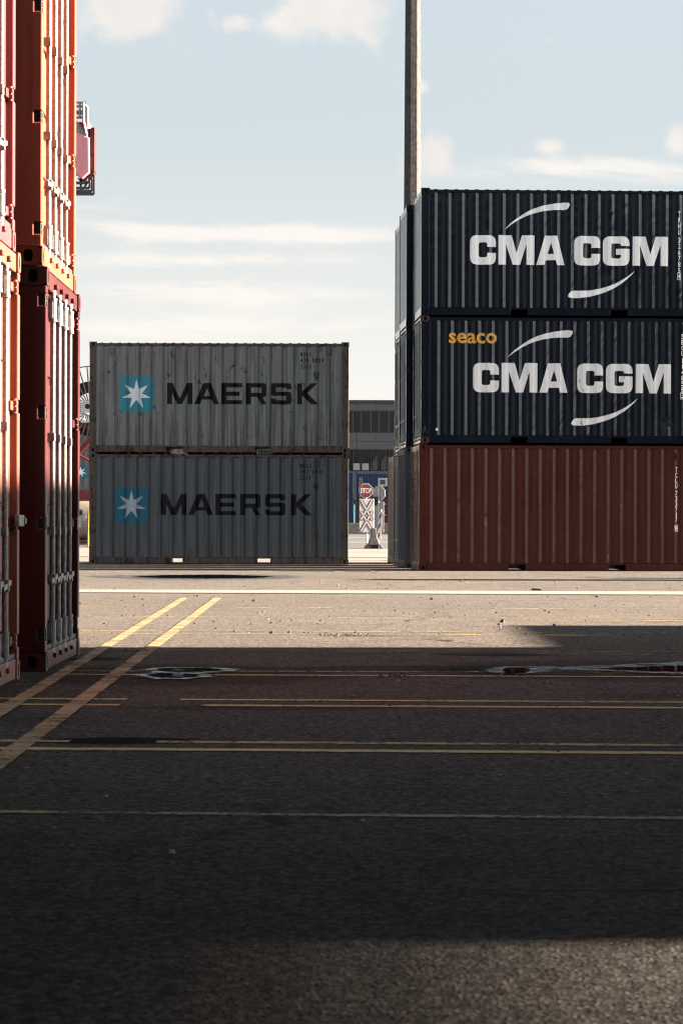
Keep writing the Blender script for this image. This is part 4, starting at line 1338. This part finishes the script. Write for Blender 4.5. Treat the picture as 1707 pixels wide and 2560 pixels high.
ms.append(text_mesh('F', (860 + 372 / 9.8 - 890.5) / k3, (HY - 1243.5) / k3 + EYE - bz0 - H1, (860 + 440 / 9.8 - 890.5) / k3, (HY - 1238) / k3 + EYE - bz0 - H1, .03))
on_wall(ms, kbh, 'lettering', M['letter_yellow'], blue_hi)
fx3 = lambda px: (px - 890.5) / k3
fz3 = lambda py: (HY - py) / k3 + EYE - bz0 - H1
mb = MB(); mb.box(fx3(944.5), -.03, fz3(1215.5), fx3(967.5), .03, fz3(1194.5)); wf = mb.build('window', M['sign_white'], blue_hi, bevel=.02)
mb = MB(); mb.box(fx3(949), -.036, fz3(1211), fx3(962.5), -.031, fz3(1199)); mb.build('pane', plain('dusty_pane', (.03, .03, .028), .4, .2), wf)
ms = []
for i, (s, y) in enumerate((('MGW', 1258), ('TARE', 1273), ('NET', 1277.5), ('CU.CAP', 1284))):
    pass
ms.append(text_mesh('SUDU', (956.5 - 890.5) / k3 - .1, (HY - 1261.5) / k3 + EYE - bz0, (964 - 890.5) / k3 - .1, (HY - 1258) / k3 + EYE - bz0, .02))
for s, y in (('MGW', 1273), ('TARE', 1277), ('NET', 1281.5), ('CU.CAP', 1286)):
    ms.append(text_mesh(s, (955.5 - 890.5) / k3 - .1, (HY - y - 2.4) / k3 + EYE - bz0, (955.5 + 1.55 * len(s) - 890.5) / k3 - .1, (HY - y + .4) / k3 + EYE - bz0, .02))
on_wall(ms, None, 'lettering', M['letter_white'], blue_lo)
# teal pipe between the containers
tp = MB(); a = AT(884, 1310, Y3 - .6); tp.tube((0, 0, 0), (0, 0, (1310 - 1258) / k3), .10, 8); tp.box(-.22, -.1, (1310 - 1260) / k3, .22, .1, (1310 - 1256) / k3)
o = tp.build('vent_pipe', M['teal']); o.location = (a.x, a.y, a.z - .0); tag(o, 'thin teal pipe standing between the blue containers on the wall', 'pipe')

# office building far behind
BY2 = 345.0
kk = F / BY2
ob = empty('office_building', (AT(700, 1300, BY2).x, BY2, 0)); tag(ob, 'grey office building with two dark window bands, behind everything', 'building')
ox_ = ob.location.x


def fX(px): return (px - CX) / kk - ox_
def fZ(py): return max(0, EYE + (HY - py) / kk)


xl, xr = fX(560), fX(1160)
mb = MB()
mb.box(xl, .3, 0, xr, 14, fZ(1004)); mb.build('core', M['facade_dark'], ob)
for (yt, yb, pr_) in ((1008, 1026, .0), (1083, 1123, .0), (1178, 1250, .0)):
    mb = MB()
    seg = 46.5
    px = 560 + 6
    edges = [560]
    while px < 1160:
        if px > 561: edges.append(px)
        px += seg
    edges.append(1160)
    for a, b in zip(edges, edges[1:]):
        ym = (yt + yb) / 2
        if yb - yt > 30:
            mb.box(fX(a) + .015, pr_, fZ(yb), fX(b) - .015, .28, fZ(ym) - .015); mb.box(fX(a) + .015, pr_, fZ(ym) + .015, fX(b) - .015, .28, fZ(yt))
        else:
            mb.box(fX(a) + .015, pr_, fZ(yb), fX(b) - .015, .28, fZ(yt))
    mb.build('wall', M['facade'], ob, bevel=.01)
mb = MB(); mb.box(xl - .1, -.15, fZ(1008), xr + .1, 14.2, fZ(1000)); mb.build('roof', M['facade_dark'], ob)
for (yt, yb) in ((1026, 1083), (1123, 1178)):
    i = 0; px = 560 + 3
    while px + 22.5 < 1160:
        thick = i % 2 == 1
        a, b = px + 2.0, px + 21.2
        fr = MB()
        w0, w1, z0, z1 = fX(a), fX(b), fZ(yb) + .08, fZ(yt) - .08
        fr.box(w0 - .10, .06, z0 - .08, w0 - .002, .2, z1 + .08); fr.box(w1 + .002, .06, z0 - .08, w1 + (.24 if thick else .10), .2, z1 + .08)
        fr.box(w0, .07, z0 - .08, w1, .2, z0); fr.box(w0, .07, z1, w1, .2, z1 + .08)
        f_ = fr.build('window', M['facade'] if yt < 1100 else M['facade_dark'], ob)
        gl = MB(); gl.box(w0 + .004, .14, z0 + .004, w1 - .004, .16, z1 - .004); gl.build('pane', M['glass'], f_)
        if yt > 1100 and 866 < px < 915:
            bl_ = MB(); bl_.box(w0 + .06, .10, z0 + .05, w1 - .05, .12, z0 + .85); bl_.build('blind', M['sign_grey'], f_)
        if yt > 1100 and 915 < px < 960:
            bl_ = MB(); bl_.prism([(w0 + .15, z0 + .05), (w1 - .1, z0 + .05), (w1 - .12, z1 - .5), (w0 + .5, z1 - .9), (w0 + .2, z0 + 1.0)], 'y', .10, .12); bl_.build('curtain', plain('dim_curtain', (.045, .038, .034), .8, .5, 4), f_)
        px += 22.55; i += 1

# ------------------------------------------------------------------ harbour crane and things seen in the gap on the left
CYY = 110.0
kc = F / CYY
cr_ = empty('harbour_crane', (AT(206, 1300, CYY).x, CYY, 0)); tag(cr_, 'red harbour crane with cable reel and railed platforms, half hidden behind the left stack', 'crane')
ox_c = cr_.location.x


def cX(px): return (px - CX) / kc - ox_c
def cZ(py): return EYE + (HY - py) / kc


# upper machine house and tub
mb = MB(); mb.prism([(cX(120), cZ(300)), (cX(221), cZ(345)), (cX(222), cZ(432)), (cX(203), cZ(450)), (cX(180), cZ(425)), (cX(120), cZ(420))], 'y', 0, 2.2)
mb.prism([(cX(210), cZ(300)), (cX(217), cZ(300)), (cX(219), cZ(380)), (cX(222), cZ(440)), (cX(212), cZ(440))], 'y', .4, 1.6); mb.build('jib_foot', M['crane_pink'], cr_, bevel=.05)
mb = MB(); mb.box(cX(120), .5, cZ(350), cX(213), 1.8, cZ(302)); mb.build('machine_house', M['crane_red'], cr_, bevel=.03)
mb = MB()
mb.box(cX(222.5), .2, cZ(428), cX(232.5), 1.2, cZ(319)); mb.box(cX(216), .4, cZ(331), cX(222.4), 1.0, cZ(320)); mb.box(cX(215), .3, cZ(434), cX(231), 1.1, cZ(428.2))
for yy in (335, 352, 386, 420): mb.box(cX(222.2), .17, cZ(yy + .5), cX(232.8), 1.23, cZ(yy - .5))
mb.build('counterweight', paint('counterweight_maroon', (.045, .015, .015), .05, .55, .2, 17.0), cr_)
mb = MB()
rl = .045
for (zz_) in (257, 267, 280, 285, 295): mb.tube((cX(120), .1, cZ(zz_)), (cX(213), .1, cZ(zz_)), rl, 6)
for xx in (165, 181, 196.5, 205.5, 210, 213, 215.5): mb.tube((cX(xx), .1, cZ(257 + max(0, xx - 206) * 1.1)), (cX(xx), .1, cZ(296 if xx < 208 else 306)), rl, 6)
for (dy_) in (0, 20): mb.tube((cX(170), .05, cZ(284 + dy_)), (cX(215), .05, cZ(340 + dy_)), rl, 6)
mb.bar((cX(170), .05, cZ(330)), (cX(214), .05, cZ(379)), .08, .12)
for k in range(11):
    xx = 174 + k * 4; mb.tube((cX(xx), .05, cZ(284 + (xx - 170) * 1.24)), (cX(xx), .05, cZ(332 + (xx - 170) * 1.12)), rl * .8, 6)
mb.tube((cX(205.5), .0, cZ(258)), (cX(206.5), .0, cZ(305)), .05, 6); mb.tube((cX(206.5), .0, cZ(305)), (cX(213), .0, cZ(336)), .05, 6)
mb.build('railing', M['galv'], cr_)
mb = MB()
for (xx, yy) in ((212, 457), (220, 470), (226, 478), (231.5, 485)):
    mb.bar((cX(100), .3, cZ(yy)), (cX(xx), .3, cZ(yy)), .1, .10); mb.bar((cX(xx), .3, cZ(yy)), (cX(xx - .5), .3, cZ(436)), .07, .10)
for (xa_, ya_, xb_, yb_) in ((196, 454, 216, 436), (196, 462, 219, 436), (202, 474, 228, 438), (192, 445, 203, 456), (198, 480, 199, 440)):
    mb.bar((cX(xa_), .35, cZ(ya_)), (cX(xb_), .35, cZ(yb_)), .07, .07)
mb.box(cX(207), .2, cZ(438), cX(231.5), 1.0, cZ(435.5))
for k in range(6): mb.box(cX(206 + k * 2.2), .1, cZ(437 - k * 2.2), cX(209 + k * 2.2), .9, cZ(434.5 - k * 2.2))
mb.build('platform', M['steel_dark'], cr_)
# tower down to the portal
mb = MB(); mb.tube((cX(100), 1.2, cZ(1150)), (cX(120), 1.2, cZ(380)), .9, 16, .7); mb.build('tower', M['crane_red'], cr_, smooth=True)
# cable reel
hc = (cX(224.2), cZ(1022.7)); RO = 106.5 / kc
mb = MB()
for k in range(48):
    a, b = 2 * math.pi * k / 48, 2 * math.pi * (k + 1) / 48
    mb.tube((hc[0] + math.cos(a) * RO, .35, hc[1] + math.sin(a) * RO), (hc[0] + math.cos(b) * RO, .35, hc[1] + math.sin(b) * RO), .022, 6, cap=False)
for k in range(32):
    a = 2 * math.pi * (k + .44) / 32
    mb.tube((hc[0] + math.cos(a) * .25, .32, hc[1] + math.sin(a) * .25), (hc[0] + math.cos(a) * RO, .35, hc[1] + math.sin(a) * RO), .027, 6)
mb.build('cable_reel', plain('reel_steel', (.06, .048, .045), .5, .2), cr_)
mb = MB(); r0, r1 = 42 / kc, 69 / kc
for k in range(48):
    a, b = 2 * math.pi * k / 48, 2 * math.pi * (k + 1) / 48
    P = lambda r_, t_, y: (hc[0] + math.cos(t_) * r_, y, hc[1] + math.sin(t_) * r_)
    mb.face([P(r1, a, .45), P(r1, b, .45), P(r1, b, .85), P(r1, a, .85)]); mb.face([P(r0, a, .45), P(r0, b, .45), P(r0, b, .85), P(r0, a, .85)])
    mb.face([P(r0, a, .45), P(r0, b, .45), P(r1, b, .45), P(r1, a, .45)]); mb.face([P(r0, a, .85), P(r0, b, .85), P(r1, b, .85), P(r1, a, .85)])
mb.build('drum', paint('drum_red', (.022, .006, .007), .2, .7, .4, 18.0), cr_)
mb = MB(); mb.box(cX(203.5), .0, cZ(1033), cX(240), .28, cZ(1009)); mb.box(cX(203), -.03, cZ(1009), cX(241), .31, cZ(1004))
for xx in (204, 209.5): mb.box(cX(xx), .02, cZ(1053), cX(xx + 1.8), .12, cZ(1033))
mb.box(cX(203), -.02, cZ(1058), cX(240), .3, cZ(1053)); mb.tube((cX(218.5), -.015, cZ(1018)), (cX(218.5), .01, cZ(1018)), 6.3 / kc, 20, mi=1)
mb.build('control_box', [M['sign_white'], M['black']], cr_)
mb = MB(); mb.box(cX(100), .35, cZ(1071), cX(260), .9, cZ(1058)); mb.prism([(cX(100), cZ(1071)), (cX(203), cZ(1071)), (cX(207), cZ(1076)), (cX(200), cZ(1076)), (cX(100), cZ(1090))], 'y', .5, .9); mb.build('sill_beam', M['crane_red'], cr_, bevel=.02)
mb = MB()
mb.bar((cX(197), .2, cZ(1130)), (cX(232), .2, cZ(1092)), .3, 11 / kc); mb.bar((cX(190), .1, cZ(1136)), (cX(240), .1, cZ(1163)), .25, 5.5 / kc); mb.bar((cX(196), .0, cZ(1140)), (cX(228), .0, cZ(1106)), .05, 2.5 / kc)
mb.box(cX(60), .4, cZ(1248), cX(300), 1.2, cZ(1229.5)); mb.box(cX(60), .35, cZ(1254), cX(300), 1.2, cZ(1250.5))
mb.box(cX(60), .5, cZ(1368), cX(90), 1.1, cZ(1250)); mb.box(cX(270), .5, cZ(1368), cX(300), 1.1, cZ(1250)); mb.box(cX(60), .5, cZ(1250), cX(84), 1.1, cZ(1071)); mb.box(cX(276), .5, cZ(1250), cX(300), 1.1, cZ(1071))
mb.build('portal', M['crane_red'], cr_, bevel=.02)
# grey container with a star beyond the crane
DY = 128.0
kd = F / DY
dx0 = (150 - CX) / kd
gz = EYE + (HY - 1229) / kd
far_g, kfg = shipping_container('pale grey container with a star square, behind the crane in the left gap', (dx0, DY, gz), 0, plain('pale_grey_steel', (.085, .075, .072), .6, .2, 3), left='end', right='end', group=None, seed=81)
shipping_container('grey container carrying the pale starred one, hidden low behind the tank', (dx0, DY + .02, gz - H1 - GAP), 0, M['grey'], left='end', right='end', seed=82)
fs = lambda p: ((190 + p[0] / 8.4 - 150) / kd, (1229 - 1100 - p[1] / 8.4) / kd, *([p[2] / 8.4 / kd] if len(p) > 2 else []))
lg = on_wall([outline_mesh([fillet([fs(p) for p in ((-50, 543, 40), (238, 543, 40), (238, 835, 40), (-50, 835, 40))])])], kfg, 'logo_square', M['logo_blue_dark'], far_g)
ST = [(102, 573), (120, 652), (195, 610), (140, 685), (222, 716), (135, 722), (152, 797), (97, 735), (40, 800), (60, 722), (-20, 716), (55, 680), (0, 612), (82, 648)]
on_wall([outline_mesh([[fs(p) for p in ST]])], kfg, 'logo_star', M['logo_star'], lg, lift=.0055)
# tank
TY = 122.0
kt = F / TY
tk = empty('storage_tank', ((150 - CX) / kt, TY, 0)); tag(tk, 'cream cylindrical tank lying on a low frame in the left gap', 'tank')
tX = lambda px: (px - 150) / kt
tZ = lambda py: EYE + (HY - py) / kt
rt = (1352 - 1254) / kt / 2
mb = MB(); mb.tube((tX(90), 0, tZ(1303)), (tX(250), 0, tZ(1303)), rt, 28); mb.build('shell', M['cream'], tk, smooth=True)
mb = MB(); mb.tube((tX(180), -rt - .05, tZ(1282.5)), (tX(213), -rt - .05, tZ(1282.5)), .10, 12)
for k in range(7): mb.tube((tX(182 + k * 4.4), -rt - .05, tZ(1282.5)), (tX(184 + k * 4.4), -rt - .05, tZ(1282.5)), .125, 12)
mb.build('hose', M['rubber'], tk, smooth=True)
mb = MB(); mb.box(tX(198), -rt - .02, tZ(1321), tX(208), -rt + .06, tZ(1290)); mb.box(tX(209.5), -rt - .01, tZ(1304), tX(220), -rt + .08, tZ(1290)); mb.build('hatch', M['sign_grey'], tk)
mb = MB(); mb.box(tX(80), -.75, tZ(1360), tX(260), -.65, tZ(1354.5)); mb.box(tX(80), .65, tZ(1360), tX(260), .75, tZ(1354.5))
for xx in (100, 170, 240): mb.box(tX(xx), -.65, 0, tX(xx + 8), .65, tZ(1349))
mb.build('frame', M['crane_red'], tk)
yp = empty('yellow_post', (AT(221, 1358, 118).x, 118, 0)); tag(yp, 'thin yellow guard post beside the cream tank', 'post')
mb = MB(); mb.tube((0, 0, 0), (.03, 0, 1.5), .045, 8); mb.build('pole', M['yellow'], yp, smooth=True)
mb = MB(); mb.box(-.10, -.1, 0, .10, .1, .02); mb.build('base_plate', M['yellow'], yp)
